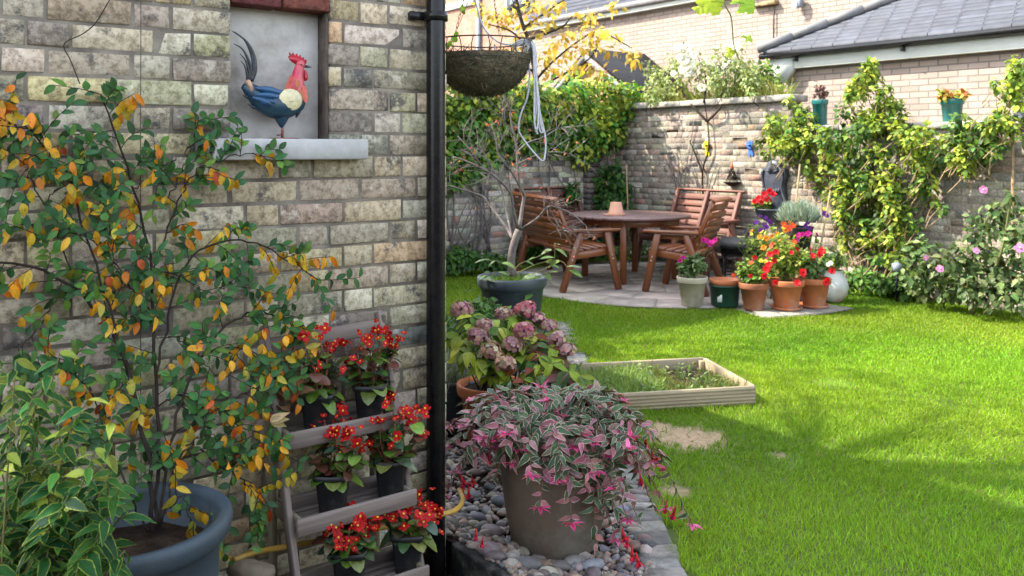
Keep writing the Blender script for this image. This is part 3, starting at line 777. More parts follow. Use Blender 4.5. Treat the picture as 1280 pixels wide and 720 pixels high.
def grass():
    mb = MB(); wc = Wave(2.6, 10, 5); wl = Wave(6, 10, 6); wf = Wave(.8, 6, 9)
    def strip(y0, y1, dens, wd, ln):
        x0, x1 = -1.8, 6.0
        n = int((x1-x0)*(y1-y0)*dens)
        x = rng.uniform(x0, x1, n); y = rng.uniform(y0, y1, n)
        l = np.where(y < 6.4, EDGE(y), np.where(y < 7.4, EDGE(6.4)-(y-6.4)*3.2, -3))
        fr = (np.abs(x) < .62*y+.5) & (x > l+.03*np.sin(y*17)+.02) & (x/y > -.3)
        u = x*U[0]+y*U[1]; vv = x*V[0]+y*V[1]
        fr &= (u < 8.62) & (vv < 9.15) & ~in_patio(x, y, rng.normal(.0, .025, n)) & ~in_bed(x, y, .01)
        bz = bare(x, y); fr &= rng.random(n) > np.clip(bz*1.3, 0, .965)
        x, y = x[fr], y[fr]; n = len(x)
        z = LZ(x, y)
        P = np.stack([x, y, z], 1)
        lw = np.clip(1+.28*wl(P), .55, 1.6)
        # longer tufts along the bed, edging and walls
        near = in_bed(x, y, .09) | (np.abs(x-EDGE(y)) < .05)
        L = ln*lw*rng.uniform(.6, 1.3, n)*np.where(near, 1.5, 1)
        D = np.stack([rng.normal(0, .42, n), rng.normal(0, .42, n), np.ones(n)], 1)
        D[:, 0] += .35*wf(P); D[:, 1] += .3*wl(P*.5)
        N = np.stack([rng.normal(0, 1, n), rng.normal(0, 1, n), .4*np.ones(n)], 1)
        f = np.clip(.5+.5*wc(P), 0, 1)[:, None]; g = np.clip(.5+.5*wf(P+3), 0, 1)[:, None]
        C = (np.array([.125, .265, .016])*(1-f)+np.array([.24, .37, .026])*f)*(.74+.5*g)
        C = C*np.exp(rng.normal(0, .2, (n, 1)))*np.exp(rng.normal(0, .06, (n, 3)))
        bz = bare(x, y); dry = (rng.random(n) < .035+.6*(bz > .5)); D[bz > .5] += rng.normal(0, .9, ((bz > .5).sum(), 3))*[1, 1, .1]; C[dry] = np.array([.3, .27, .12])*rng.uniform(.7, 1.1, (dry.sum(), 1))
        # flattened bluish patches
        bl = (wc(P*1.7+9) > .95); C[bl] = C[bl]*np.array([1.15, 1.12, 2.2])
        mb.leaves(P, D, N, L, wd*rng.uniform(.7, 1.3, n), C, 'blade', curve=.35, fold=.15)
    strip(2.5, 4.2, 15000, .0034, .031); strip(4.2, 6.2, 13500, .0044, .03); strip(6.2, 8.6, 9500, .0065, .028); strip(8.6, 13, 5000, .009, .03)
    tag(mb.build('lawn_grass', M['grass']), 'short bright green mown grass covering the lawn', 'grass', None, 'stuff')
grass()

def surroundings():
    # fence added to dim the house wall, and trees beyond the wing, all unseen
    f = thing('unseen_fence', 'unseen dark timber fence added behind the viewer to dim the brick house wall', 'fence', W(-2, 4.8, -.2)); m = wood('unseen_fence_wood', (.06, .045, .035), (.035, .027, .02)); 
    p = MB()
    for i in range(56): p.box(W(-7+i*.15, 4.8+.012*(i % 2), 1.05), (.143, .02, 2.5), np.stack([U, V, UP], 1), .003, tuple(np.ones(3)*rng.uniform(.8, 1.2)))
    p.build('boards', m, f)
    for i in range(5):
        p = MB(); p.box(W(-6.9+i*2.05, 4.87, 1.05), (.09, .09, 2.55), np.stack([U, V, UP], 1), .006); p.build('post', m, f)
    for k, (u, v, z, r) in enumerate(((-1.6, 7.2, 8.2, 1.9), (-1.5, 10.2, 8.0, 1.8), (-2.0, 4.2, 8.3, 1.6))):
        base = uplane(u, v, -.2); t = thing('garden_tree', ('broad leafy tree standing beyond the low house wing', 'leafy tree between two others beyond the low house wing', 'leafy tree nearest the viewer of three beyond the low house wing')[k], 'tree', base, 0, 'trees beyond the house wing')
        tr = MB(); tr.tube(spline([base, base+UP*4, uplane(u, v, z)], 10), [.13, .09, .04], 8); lf = MB()
        for i in range(24):
            c = uplane(u, v, z)+unit(1)[0]*np.array([r, r, r*.72])*rng.random()**.4
            if i < 14: tr.tube(twig(uplane(u, v, z-1.2), c, .05, 8, .06), [.04, .012], 5)
            n = 34; P = c+rng.normal(0, .26, (n, 3)); lf.leaves(P, unit(n)-UP*.4, UP+unit(n)*.7, rng.uniform(.09, .16, n), .07, pal(n, [(.07, .14, .03), (.11, .18, .04)], None, .2), 'mid', .2, .2)
        tr.build('trunk', M['bark'], t, True); lf.build('crown', M['leaf'], t, True)
# ------------------------------------------------------------------ near yard, gravel, setts
YARD = -.1
def near_ground():
    # dark earth of the yard, banked up against the wall
    m = MB(); nt_, nd_ = 60, 30
    T = np.linspace(-2.2, .02, nt_); Dd = np.linspace(.0, 1.5, nd_)
    wv = Wave(7, 8, 21)
    g = []
    for d in Dd:
        for t in T:
            h = .2*np.clip(1-(d-.06)/.3, 0, 1)*np.clip(-t/.5, .25, 1)
            p = W(t, d, YARD+h); p[2] += .014*wv(p); g.append(p)
    q = [[i*nt_+j, (i+1)*nt_+j, (i+1)*nt_+j+1, i*nt_+j+1] for i in range(nd_-1) for j in range(nt_-1)]
    m.add(g, [f[::-1] for f in q]); tag(m.build('yard_soil', M['soil'], None, True), None, None, None, 'structure')
    # bedding under the pebbles
    b = MB(); P = []
    ys = np.linspace(2.5, 7.0, 46)
    def left(y):                                    # along the house side line through the corner
        return CORNER[0]+(y-CORNER[1])*V[0]/V[1]
    GZ = lambda x, y: .075*np.clip(1-(x-left(y)-.08)/.3, 0, 1)*np.clip((4.2-y)/.6, 0, 1)
    wv = Wave(9, 8, 22)
    for y in ys:
        for f in np.linspace(0, 1, 24):
            x = left(y)+.04+(EDGE(y)-left(y)-.02)*f; P.append((x, y, -.02+GZ(x, y)+.012*wv(np.array([x, y, 0]))))
    q = [[i*24+j, i*24+j+1, (i+1)*24+j+1, (i+1)*24+j] for i in range(45) for j in range(23)]
    b.add(P, q); tag(b.build('gravel_bed', M['soil'], None, True), None, None, None, 'structure')
    # kerb of dark setts holding the gravel back from the yard
    k = MB(); 
    k.box(W(.035, .4, -.03), (.05, .78, .2), np.stack([U, V, UP], 1), .006, (.07, .07, .072), .001)
    tag(k.build('sett_kerb', M['sett'], None, origin=W(.03, .5, -.1)), 'dark stone kerb holding the pebbles back beside the plant ladder', 'kerb')
    # pebbles: loose small ones as one mass
    pb = MB(); n = 9500
    y = rng.uniform(2.75, 6.2, n); x = left(y)+.06+rng.random(n)*(EDGE(y)-left(y)-.14)
    vis = (x/y > -.25); x, y = x[vis], y[vis]; n = len(x)
    PC_ = [(.22, .18, .15), (.14, .125, .115), (.31, .26, .2), (.09, .088, .09), (.26, .18, .14), (.36, .33, .29), (.18, .14, .115), (.19, .185, .19)]
    cs = pal(n, PC_, None, .15, .04)
    k_, m_ = 8, 5
    th = np.linspace(0, PI, m_+1); a = np.arange(k_)*2*PI/k_
    uv = np.stack([np.sin(th)[:, None]*np.cos(a), np.sin(th)[:, None]*np.sin(a), np.repeat(np.cos(th)[:, None], k_, 1)], 2).reshape(-1, 3)
    q = [[i*k_+j, (i+1)*k_+j, (i+1)*k_+(j+1) % k_, i*k_+(j+1) % k_] for i in range(m_) for j in range(k_)]
    r = np.exp(rng.normal(math.log(.0098), .5, n)); r = np.clip(r, .006, .032)
    for i in range(n):
        ra = rng.uniform(.75, 1.35); rr = np.array([r[i]*ra, r[i]/ra*rng.uniform(.8, 1.1), r[i]*rng.uniform(.5, .75)])
        R = Matrix.Rotation(rng.uniform(0, 6.28), 3, 'Z') @ Matrix.Rotation(rng.normal(0, .25), 3, 'X')
        v = uv*(1+.12*np.sin(uv @ rng.normal(0, 1.6, 3)+rng.uniform(0, 6)))[:, None]*rr
        pb.add(v @ np.array(R).T+np.array([x[i], y[i], GZ(x[i], y[i])-.012+rng.uniform(0, .012)+r[i]*.3]), q, None, cs[i])
    tag(pb.build('gravel', M['pebble'], None, True), 'mixed grey and brown rounded pebbles around the large flower pot', 'gravel', None, 'stuff')
    # single cobbles
    L = [(717, 707, .036, (.22, .215, .2), 'pale grey speckled'), (741, 710, .034, (.25, .27, .3), 'pale blue grey'), (700, 712, .03, (.16, .15, .145), 'brown grey'),
         (625, 630, .036, (.1, .11, .13), 'slate blue'), (592, 623, .028, (.13, .13, .14), 'grey'), (612, 612, .026, (.07, .075, .085), 'charcoal'), (596, 652, .034, (.12, .12, .135), 'dark blue grey'),
         (614, 671, .04, (.2, .16, .16), 'pinkish brown'), (590, 640, .024, (.21, .2, .2), 'light grey'), (612, 699, .04, (.17, .14, .145), 'mauve'), (640, 706, .022, (.26, .24, .22), 'cream'),
         (778, 640, .024, (.2, .23, .32), 'lilac blue'), (752, 690, .022, (.17, .16, .19), 'violet grey'), (602, 665, .022, (.09, .09, .1), 'blackish'), (660, 715, .04, (.12, .12, .12), 'flat black'),
         (628, 645, .02, (.26, .2, .16), 'tan'), (600, 686, .022, (.22, .22, .2), 'greenish grey')]
    where = {717: 'in front of the large flower pot', 741: 'right of the pot front', 700: 'under the pot front', 625: 'left of the large flower pot', 778: 'right of the pot under trailing leaves', 752: 'beside the pot under the red fuchsia bells'}
    for (x, y_, r_, c, w_) in L:
        p = gr(x, y_, 0.0); zz = GZ(p[0], p[1]); p = gr(x, y_, zz*.9); p[2] = GZ(p[0], p[1]); s = MB()
        ra = rng.uniform(1.0, 1.35)
        s.blob(p+UP*.012, (r_*ra, r_*.85, r_*.62), np.array(Matrix.Rotation(rng.uniform(-.6, .6), 3, 'Z')), 16, 10, c, .1)
        tag(s.build('cobble', M['pebble'], None, True, origin=p), f'{w_} rounded cobble {where.get(x, "among the pebbles between kerb and large pot")}', 'stone', 'larger cobbles on the gravel')
    # sett edging along the lawn
    e = MB(); y = 2.95
    while y < 7.6:
        ln = rng.uniform(.085, .115); xc = EDGE(y)-.075
        e.box((xc+.01+rng.normal(0, .006), y+ln/2, -.038+rng.normal(0, .003)), (.135, ln-.007, .1), None, .006, pal(1, [(.7, .68, .65), (.58, .57, .56), (.85, .81, .76)], None, .16, .02)[0], .004)
        y += ln
    tag(e.build('sett_edging', M['sett'], None, origin=(.5, 4, 0)), 'row of worn grey setts edging the lawn beside the large pot', 'edging')
    # stones on the yard soil
    s = MB(); p = WP(313, 706, .33); s.blob(p-UP*.03, (.06, .05, .045), None, 10, 7, (.13, .105, .07), .25); 
    tag(s.build('rubble_stone', M['pebble'], None, False, origin=p), 'rough brown lump of stone under the yellow hose', 'stone')
    h = MB(); pts = [WP(292, 700, .22), WP(320, 690, .2), WP(360, 683, .17), WP(400, 676, .15), WP(440, 668, .14), WP(480, 659, .14), WP(520, 650, .16), WP(548, 644, .2), WP(570, 637, .19), WP(578, 625, .13), WP(574, 612, .06)]
    pts = [np.array(p) for p in pts]
    h.tube(spline(pts, 50), .0085, 12); tag(h.build('garden_hose', M['hose'], None, True, origin=pts[3]), 'dull yellow garden hose running behind the plant ladder', 'hose')
near_ground()

# ------------------------------------------------------------------ plant ladder
def ladder():
    N_ = -V; tL = -.985
    x0 = (WP(331, 430, .05)-CORNER) @ U; tL = x0; tR = tL+.40
    root = thing('plant_ladder', 'weathered grey wooden folding plant ladder leaning on the brick wall', 'plant stand', W(tL, .25, YARD))
    slope = .36; dl = lambda z: .05+(0.93-z)*slope
    g = M['greywood']
    for t in (tL, tR):
        b = MB(); b.beam(W(t, dl(.95), .95), W(t, dl(YARD), YARD), .018, .04, N_, .003); b.build('front_rail', g, root)
        b = MB(); b.beam(W(t+(.022 if t == tL else -.022), .035, .8), W(t+(.022 if t == tL else -.022), .075, YARD+.02), .018, .035, N_, .003); b.build('rear_leg', M['mosswood'], root)
    b = MB(); pl, pr = W(tL-.02, .06, .885), W(tR+.01, .06, .905); b.beam(pl, pr, .02, .05, UP, .003); b.build('top_rail', g, root)
    b = MB(); b.box(W(tR+.005, .062, .905), (.014, .028, .075), np.stack([U, V, UP], 1), .003, (.6, .6, .6)); b.build('hinge', M['mosswood'], root)
    S = []
    for z in (.625, .397, .185):
        df = dl(z)+.055; db = df-.185
        s = thing('shelf', '', None, W((tL+tR)/2, df, z)); s.parent = root; s.location = tuple(W((tL+tR)/2, df, z)-np.array(root.location))
        for k in ('label',): 
            if k in s: del s[k]
        a, c = tL+.016, tR-.016
        f = MB()
        f.box(W((a+c)/2, df, z+.006), (c-a+.03, .013, .052), np.stack([U, V, UP], 1), .003)
        f.build('front_board', g, s)
        for t in (a, c):
            f = MB(); f.box(W(t, (df+db)/2-.008, z+.004), (.014, df-db-.01, .05), np.stack([U, V, UP], 1), .003); f.build('side_board', M['mosswood'], s)
        f = MB(); f.box(W((a+c)/2, db, z+.004), (c-a, .013, .05), np.stack([U, V, UP], 1), .003)
        f.build('back_board', g, s)
        f = MB()
        for i in range(5):
            f.box(W((a+c)/2, db+.022+i*.033, z-.012), (c-a-.016, .029, .01), np.stack([U, V, UP], 1), .002)
        f.build('slats', g, s)
        S.append((z-.007, df, db))
    return S, tL, tR
SH, TL, TR = ladder()

# ------------------------------------------------------------------ begonias in black pots
def flower_mesh(name, petals, r, pc, cc, m, dish=.25, wf=.9, layers=1, cr=.22):
    f = MB()
    for l in range(layers):
        n = petals; a = np.arange(n)*2*PI/n+l*.5+rng.normal(0, .08, n)
        D = np.stack([np.cos(a), np.sin(a), np.full(n, dish+.45*l)], 1); N = np.tile(UP, (n, 1))
        f.leaves(np.zeros((n, 3)), D, N, r*(1-.22*l)*rng.uniform(.9, 1.1, n), r*wf, pal(n, [pc], None, .12, .03), 'petal', curve=.12, fold=-.1)
    f.blob((0, 0, r*.2), (r*cr, r*cr, r*cr*.8), None, 7, 5, cc, .1)
    o = f.build(name, m); me = o.data; bpy.data.objects.remove(o); return me
BEG = [flower_mesh('begonia_flower', 4, .0195, (.42, .006, .01), (.7, .42, .04), M['petal']) for _ in range(3)]+[flower_mesh('begonia_flower', 4, .014, (.45, .012, .014), (.65, .35, .04), M['petal'], .9)]
def put(me, name, parent, p, nrm, s=1.0):
    o = bpy.data.objects.new(name, me); COL.objects.link(o); o.parent = parent
    o.location = tuple(np.asarray(p)-base_of(parent))
    q = Vector(nrm).to_track_quat('Z', 'Y') @ Quaternion((0, 0, 1), rng.uniform(0, 6.28))
    o.rotation_mode = 'QUATERNION'; o.rotation_quaternion = q; o.scale = (s, s, s); return o
def twig(p0, p1, sag=.0, n=6, wig=.1):
    p0 = np.asarray(p0, float); p1 = np.asarray(p1, float); L = np.linalg.norm(p1-p0)
    m = (p0+p1)/2+rng.normal(0, wig*L, 3)*np.array([1, 1, .5])+UP*sag*L
    return spline([p0, m, p1], n)
def nursery_pot(loc, label, h=.1, r=.055):
    pt = thing('nursery_pot', label, 'flower pot', loc, 0, 'black nursery pots on the plant ladder')
    b = MB(); b.lathe([(.001, 0), (r*.7, 0), (r*.74, .004), (r*.94, h*.86), (r*.96, h*.87), (r*1.06, h*.875), (r*1.07, h), (r*1.0, h), (r*.95, h*.9), (r*.9, h*.82), (.001, h*.8)], loc, 40, sq=.55)
    o = b.build('body', M['blackplastic'], pt, True); 
    s = MB(); s.lathe([(.001, h*.85), (r*.9, h*.83)], loc, 24, sq=.5); s.build('soil', M['soil'], pt)
    return h
def begonia(loc, label, H=.17, R=.085, nf=13, lean=(0, 0)):
    rt = thing('begonia', label, 'begonia', loc, 0, 'red begonias on the plant ladder')
    st = MB(); lf = MB(); tips = []
    n = 16
    for i in range(n):
        a = rng.uniform(0, 6.28); rr = R*math.sqrt(rng.random())
        top = np.array(loc)+np.array([math.cos(a)*rr+lean[0], math.sin(a)*rr+lean[1], H*rng.uniform(.5, 1.0)*(1.1-.35*rr/R)])
        b0 = np.array(loc)+np.array([math.cos(a), math.sin(a), 0])*.018
        P = twig(b0, top, 0, 7, .08); st.tube(P, [.0028, .0016], 5); tips.append((top, a))
        for f in np.linspace(.25, .95, 6):
            p = P[int(f*6)]; b = rng.uniform(0, 6.28)
            k = 1; D = np.array([[math.cos(b), math.sin(b), rng.uniform(-.25, .35)]])
            C = pal(1, [(.055, .12, .02), (.1, .16, .03), (.06, .06, .03), (.1, .04, .028), (.035, .075, .045)], [3, 2.5, 2.4, 2.4, 1.3], .2)
            lf.leaves(p[None], D, np.array([[rng.normal(0, .35), rng.normal(0, .35), 1]]), rng.uniform(.024, .05), rng.uniform(.024, .045), C, 'round', .25, .2)
    # a skirt of larger leaves over the rim
    for b in np.linspace(0, 6.28, 9):
        b += rng.normal(0, .2); p = np.array(loc)+np.array([math.cos(b), math.sin(b), 0])*.03+UP*rng.uniform(.0, .03)
        lf.leaves(p[None], np.array([[math.cos(b), math.sin(b), .15]]), np.array([[0, 0, 1.0]]), rng.uniform(.04, .06), rng.uniform(.04, .055), pal(1, [(.08, .15, .025), (.05, .1, .04), (.13, .17, .04)], None, .2), 'round', .5, .15)
    st.build('stems', M['redstem'], rt, True); lf.build('leaves', M['leafgloss'], rt, True)
    cam = np.array([0, 0, EYE])
    for i in range(nf):
        tp, a = tips[i % n]
        for k in range(rng.integers(2, 5)):
            p = tp+rng.normal(0, .013, 3)+UP*.006
            if i >= n: p = p-UP*rng.uniform(.02, .07)
            d = cam-p; d /= np.linalg.norm(d)
            nn = d*.7+unit(1)[0]*.75+UP*.25
            if p[2] < loc[2]+.02: continue
            put(BEG[rng.integers(4)], 'flower', rt, p, nn, rng.uniform(.55, 1.0))
def ladder_plants():
    spec = [(0, 398, 'left pot', 'upper shelf', .2), (0, 463, 'right pot', 'upper shelf', .215), (1, 416, 'left pot', 'middle shelf', .205), (1, 489, 'right pot', 'middle shelf', .215), (2, 437, 'left pot', 'bottom shelf', .125), (2, 510, 'right pot', 'bottom shelf', .12)]
    look = ['tall sparse red begonia with bare red stems at left of the ladder top shelf', 'upright red begonia leaning over its pot at right of the ladder top shelf', 'wide dense red begonia with big green leaves at left of the middle shelf', 'bushy red begonia with clustered blooms at right of the middle shelf by the drainpipe', 'small round red begonia at left of the lowest shelf', 'low spreading red begonia beside the kerb at right of the lowest shelf']
    plk = ['black plastic nursery pot beside the dead leaf at left of the ladder top shelf', 'tilted looking black nursery pot at right of the ladder top shelf', 'black nursery pot under the widest begonia at left of the middle shelf', 'black nursery pot next to the drainpipe at right of the middle shelf', 'black nursery pot at left of the lowest ladder shelf', 'black nursery pot nearest the stone kerb on the lowest ladder shelf']
    for i, (s, x, a, b, H) in enumerate(spec):
        z, df, db = SH[s]; loc = WP(x, 400, (df+db)/2+.005); loc[2] = z
        h = nursery_pot(loc, plk[i], .122, .054); pl = loc.copy(); pl[2] = z+h*.84
        begonia(pl, look[i], H, (.1, .095, .112, .105, .085, .1)[i], 14+(5 if s != 0 else 0), (.01*(i % 2), 0))
    z, df, db = SH[0]
    m = MB()
    for i in range(5):
        p = WP(362+i*3, 505-i*5, (df+db)/2+.02); 
        m.leaves(p[None], np.array([[rng.normal(0, .5), -.3, rng.uniform(-.2, 1)]]), unit(1), .06, .04, pal(1, [(.14, .07, .035), (.1, .05, .03)], None, .15), 'mid', .5, .6)
    tag(m.build('dead_leaf', M['dryleaf'], None, True, origin=WP(366, 505, (df+db)/2)), 'crumpled brown dead leaf lying on the ladder top shelf', 'dead leaf')
    m = MB(); p = WP(338, 527, df+.01)
    for a in (-.5, 0, .45): m.leaves(p[None], np.array([[1, .2, .25+a]]), np.array([[.1, -1, .5]]), .05, .026, pal(1, [(.3, .24, .08), (.24, .19, .09)], None, .1), 'lance', .8, .5)
    tag(m.build('yellow_leaf', M['dryleaf'], None, True, origin=p), 'pale yellow fallen leaf caught on the left ladder rail', 'dead leaf')
ladder_plants()

# ------------------------------------------------------------------ rooster
def rooster():
    Q = lambda zx, zy, d=-.022: WP(280+zx/4.8, 30+zy/4.8, d)
    base = Q(360, 684); base[2] = NIZ+.003
    r = thing('rooster_ornament', 'painted metal rooster ornament standing in the wall niche', 'ornament', base)
    mk = lambda n, c1, c2=None, sc=40, rough=.4: surf('paint_'+n, c1, c2, rough, sc, .2, 120, .5, dirt=tuple(x*.5 for x in c1))
    blue = mk('blue', (.005, .028, .065), (.008, .045, .06)); red = mk('red', (.42, .012, .03), (.3, .01, .02)); pink = mk('pink', (.42, .02, .06), (.46, .12, .11), 22)
    cream = mk('cream', (.55, .5, .32), (.5, .45, .25)); dark = mk('dark', (.012, .016, .02), (.03, .04, .05)); rust = mk('rust', (.17, .05, .04), (.1, .04, .035)); tan = mk('tan', (.45, .28, .17))
    def fat(mb, pts, rads, dy=.85, k=18, n=26):       # a body of elliptical section
        pts = spline(pts, n); rr = np.interp(np.linspace(0, 1, n), np.linspace(0, 1, len(rads)), rads)
        mb.tube(pts, rr, k)
    b = MB(); fat(b, [Q(112, 372), Q(160, 400), Q(230, 455), Q(300, 485), Q(370, 480), Q(430, 455), Q(462, 420)], [.009, .024, .037, .045, .047, .04, .014]); bo = b.build('body', blue, r, True)
    b = MB(); fat(b, [Q(425, 490), Q(435, 430), Q(432, 370), Q(442, 310), Q(452, 262), Q(456, 236)], [.024, .034, .029, .019, .0155, .012]); b.build('neck', pink, r, True)
    b = MB()                                           # hanging neck feathers
    for zx, zy, l in ((388, 375, .035), (405, 335, .03), (428, 400, .04), (460, 420, .045), (478, 400, .04), (485, 440, .035), (440, 360, .03)):
        p = Q(zx, zy-30, .012); b.leaves(p[None], np.array([[-.1 if zx < 430 else .12, 0, -1]]), np.array([-V]), l, .017, pal(1, [(.55, .13, .1), (.5, .2, .13)], None, .15), 'oval', .1, .1)
    b.build('neck_feathers', M['petal'], r, True)
    b = MB(); b.blob(Q(458, 244), (.0165, .016, .017), None, 14, 10); h = b.build('head', pink, r, True)
    b = MB(); e = Q(464, 243, -.005); b.blob(e, (.0025, .0025, .0025), None, 8, 6); b.build('eye', dark, h, True)
    b = MB(); b.tube([Q(478, 252), Q(505, 257), Q(527, 260)], [.006, .004, .0008], 8); b.build('beak', dark, r, True)
    c = [(-1, 0)]; pts = [(430, 243), (395, 222), (381, 195), (392, 200), (388, 172), (408, 195), (410, 172), (426, 195), (434, 176), (446, 198), (458, 182), (464, 203), (480, 195), (482, 212), (497, 208), (498, 232), (478, 243)]
    o = Q(440, 240); 
    b = MB(); b.prism([((x-440)*.000534, -(y-240)*.000534) for x, y in pts], -.004, .004, fr=lambda a, z, d: o+U*a+UP*z-V*d); b.build('comb', red, r)
    b = MB(); fat(b, [Q(482, 275), Q(488, 300), Q(490, 325), Q(486, 342)], [.003, .007, .008, .003]); b.build('wattle', red, r, True)
    # wing: cream scaled shoulder and three blue long feathers
    w = MB(); cc = Q(398, 455, .014); w.blob(cc, (.041, .013, .036), np.stack([U, V, UP], 1), 18, 12); wo = w.build('wing', cream, r, True)
    s = MB()
    for zx, zy in ((370, 405), (410, 408), (385, 430), (425, 430), (362, 440), (405, 452), (440, 452), (375, 475), (418, 478), (350, 488), (392, 500)):
        aa = np.linspace(-.2-PI*.75, -PI*.2, 7); q = Q(zx, zy, .0275-.00035*abs(zx-400)*.3-.0002*abs(zy-455)*.4)
        s.tube([q+U*.0085*math.cos(t)+UP*.0085*math.sin(t) for t in aa], .0008, 4)
    s.build('scale_lines', dark, wo)
    for (x0, y0, x1, y1, rr) in ((345, 415, 190, 385, .0125), (335, 440, 195, 425, .0125), (335, 480, 225, 460, .0125), (330, 505, 170, 440, .011)):
        s = MB(); fat(s, [Q(x0, y0, .008), Q((x0+x1)/2, (y0+y1)/2-4, .01), Q(x1, y1, .004)], [rr*.7, rr, rr*.35], n=12); s.build('wing_feather', mk('wingblue', (.006, .045, .12), (.012, .07, .16)), wo, True)
    b = MB(); b.box(Q(155, 372, -.008), (.014, .018, .04), np.stack([U, V, UP], 1) @ np.array(Matrix.Rotation(-.45, 3, 'Y')), .003); b.build('tail_band', tan, r)
    # tail feathers, curved tapering strips
    for P, wd in (([(165, 345), (186, 270), (175, 180), (130, 100), (45, 40)], .012), ([(158, 345), (176, 260), (160, 170), (118, 90), (62, 45)], .008), ([(150, 345), (160, 270), (140, 200), (105, 145), (56, 118)], .009), ([(148, 345), (150, 290), (130, 220), (95, 176)], .008), ([(140, 345), (138, 300), (124, 250), (100, 221)], .007)):
        pts = spline([Q(x, y, -.03+.003*i) for i, (x, y) in enumerate(P)], 16)
        f = MB(); f.tube(pts, [wd*.55, wd*.62, wd*.5, wd*.3, .001], 6); f.build('tail_feather', dark, r, True)
    for P, wd in (([(200, 460), (150, 440), (112, 428)], .008), ([(220, 495), (180, 500), (142, 478)], .007)):
        f = MB(); f.tube(spline([Q(x, y, -.02) for x, y in P], 8), [wd, wd, .001], 6); f.build('tail_feather', dark, r, True)
    for x, y, x2, y2 in ((440, 500, 405, 548), (462, 500, 432, 562), (470, 470, 458, 520)):
        f = MB(); f.tube([Q(x, y, -.01), Q((x+x2)/2, (y+y2)/2, -.005), Q(x2, y2, -.008)], [.006, .006, .003], 6); f.build('breast_feather', dark, r, True)
    b = MB(); fat(b, [Q(345, 510), Q(345, 560), Q(346, 600), Q(348, 622)], [.034, .024, .012, .004]); b.build('thigh', blue, r, True)
    b = MB(); b.tube([Q(348, 600), Q(350, 640), Q(349, 682)], [.004, .0045, .0045], 8); b.tube([Q(349, 660), Q(325, 668), Q(318, 666)], .003, 6); b.build('leg', rust, r, True)
    b = MB(); b.lathe([(.001, .004), (.048, .004), (.05, .002), (.05, 0), (.001, 0)], np.array([base[0], base[1], NIZ+.001]), 28); b.build('base_plate', rust, r)
rooster()

# ------------------------------------------------------------------ planter and cotoneaster
def spray(st, lf, of, P, spacing, ln, nl, up=0.1, L=(.027, .044), orange=.3, out=.35, rad=.0012):
    """side twigs with alternate leaves along a stem polyline"""
    d = np.linalg.norm(np.diff(P, axis=0), axis=1).sum(); n = max(2, int(d/spacing))
    for f in np.linspace(.06, 1, n):
        if rng.random() < .05: continue
        i = f*(len(P)-1); i0 = min(int(i), len(P)-2); p = P[i0]+(P[i0+1]-P[i0])*(i-i0)
        tg = P[i0+1]-P[i0]; tg /= np.linalg.norm(tg)
        a = rng.choice([-1, 1])*rng.uniform(.3, 1.3)
        w1 = np.array([tg[0]*math.cos(a)*1-0*a, 0, 0]); 
        # rotate the tangent inside the wall plane
        tu, tz = tg @ U, tg[2]; du = tu*math.cos(a)-tz*math.sin(a); dz = tu*math.sin(a)+tz*math.cos(a)
        dr = U*du+UP*(dz+up)-V*rng.uniform(-.1, out)*1.0
        dr /= np.linalg.norm(dr); l = ln*rng.uniform(.4, 1.15)
        Q = spline([p, p+dr*l*.5+rng.normal(0, .008, 3), p+dr*l+UP*-.15*l], 6); st.tube(Q, [rad*1.2, rad*.7], 4)
        isor = rng.random() < orange
        m = rng.integers(max(3, nl-3), nl+3)
        for k in range(m):
            g = .15+.85*k/max(m-1, 1); j = min(int(g*5), 4); q = Q[j]+(Q[j+1]-Q[j])*(g*5-j)
            tt = Q[j+1]-Q[j]; tt /= np.linalg.norm(tt); sd = np.cross(tt, -V); sd = sd*(1 if k % 2 else -1)
            o = isor and rng.random() < .8 or rng.random() < .1
            if o:
                D = tt*.2+sd*.25-UP*rng.uniform(.5, 1.1)+unit(1)[0]*.4
                of.leaves(q[None], D[None], (-V+unit(1)[0]*.5)[None], rng.uniform(.03, .047), rng.uniform(.016, .022), pal(1, [(.55, .3, .02), (.52, .19, .012), (.5, .36, .035), (.42, .075, .018), (.32, .3, .045)], [4.5, 2.5, 3.2, .5, 1.8], .15, .05), 'oval', .25, .3)
            else:
                D = tt*.7+sd*.8+unit(1)[0]*.45
                lf.leaves(q[None], D[None], (-V*.9+UP*.45+unit(1)[0]*.4)[None], rng.uniform(*L), rng.uniform(.015, .022), pal(1, [(.035, .11, .03), (.052, .14, .035), (.03, .095, .04), (.09, .17, .03), (.025, .07, .022)], [4, 3, 2.5, 1.5, 2], .2), 'oval', .2, .25)
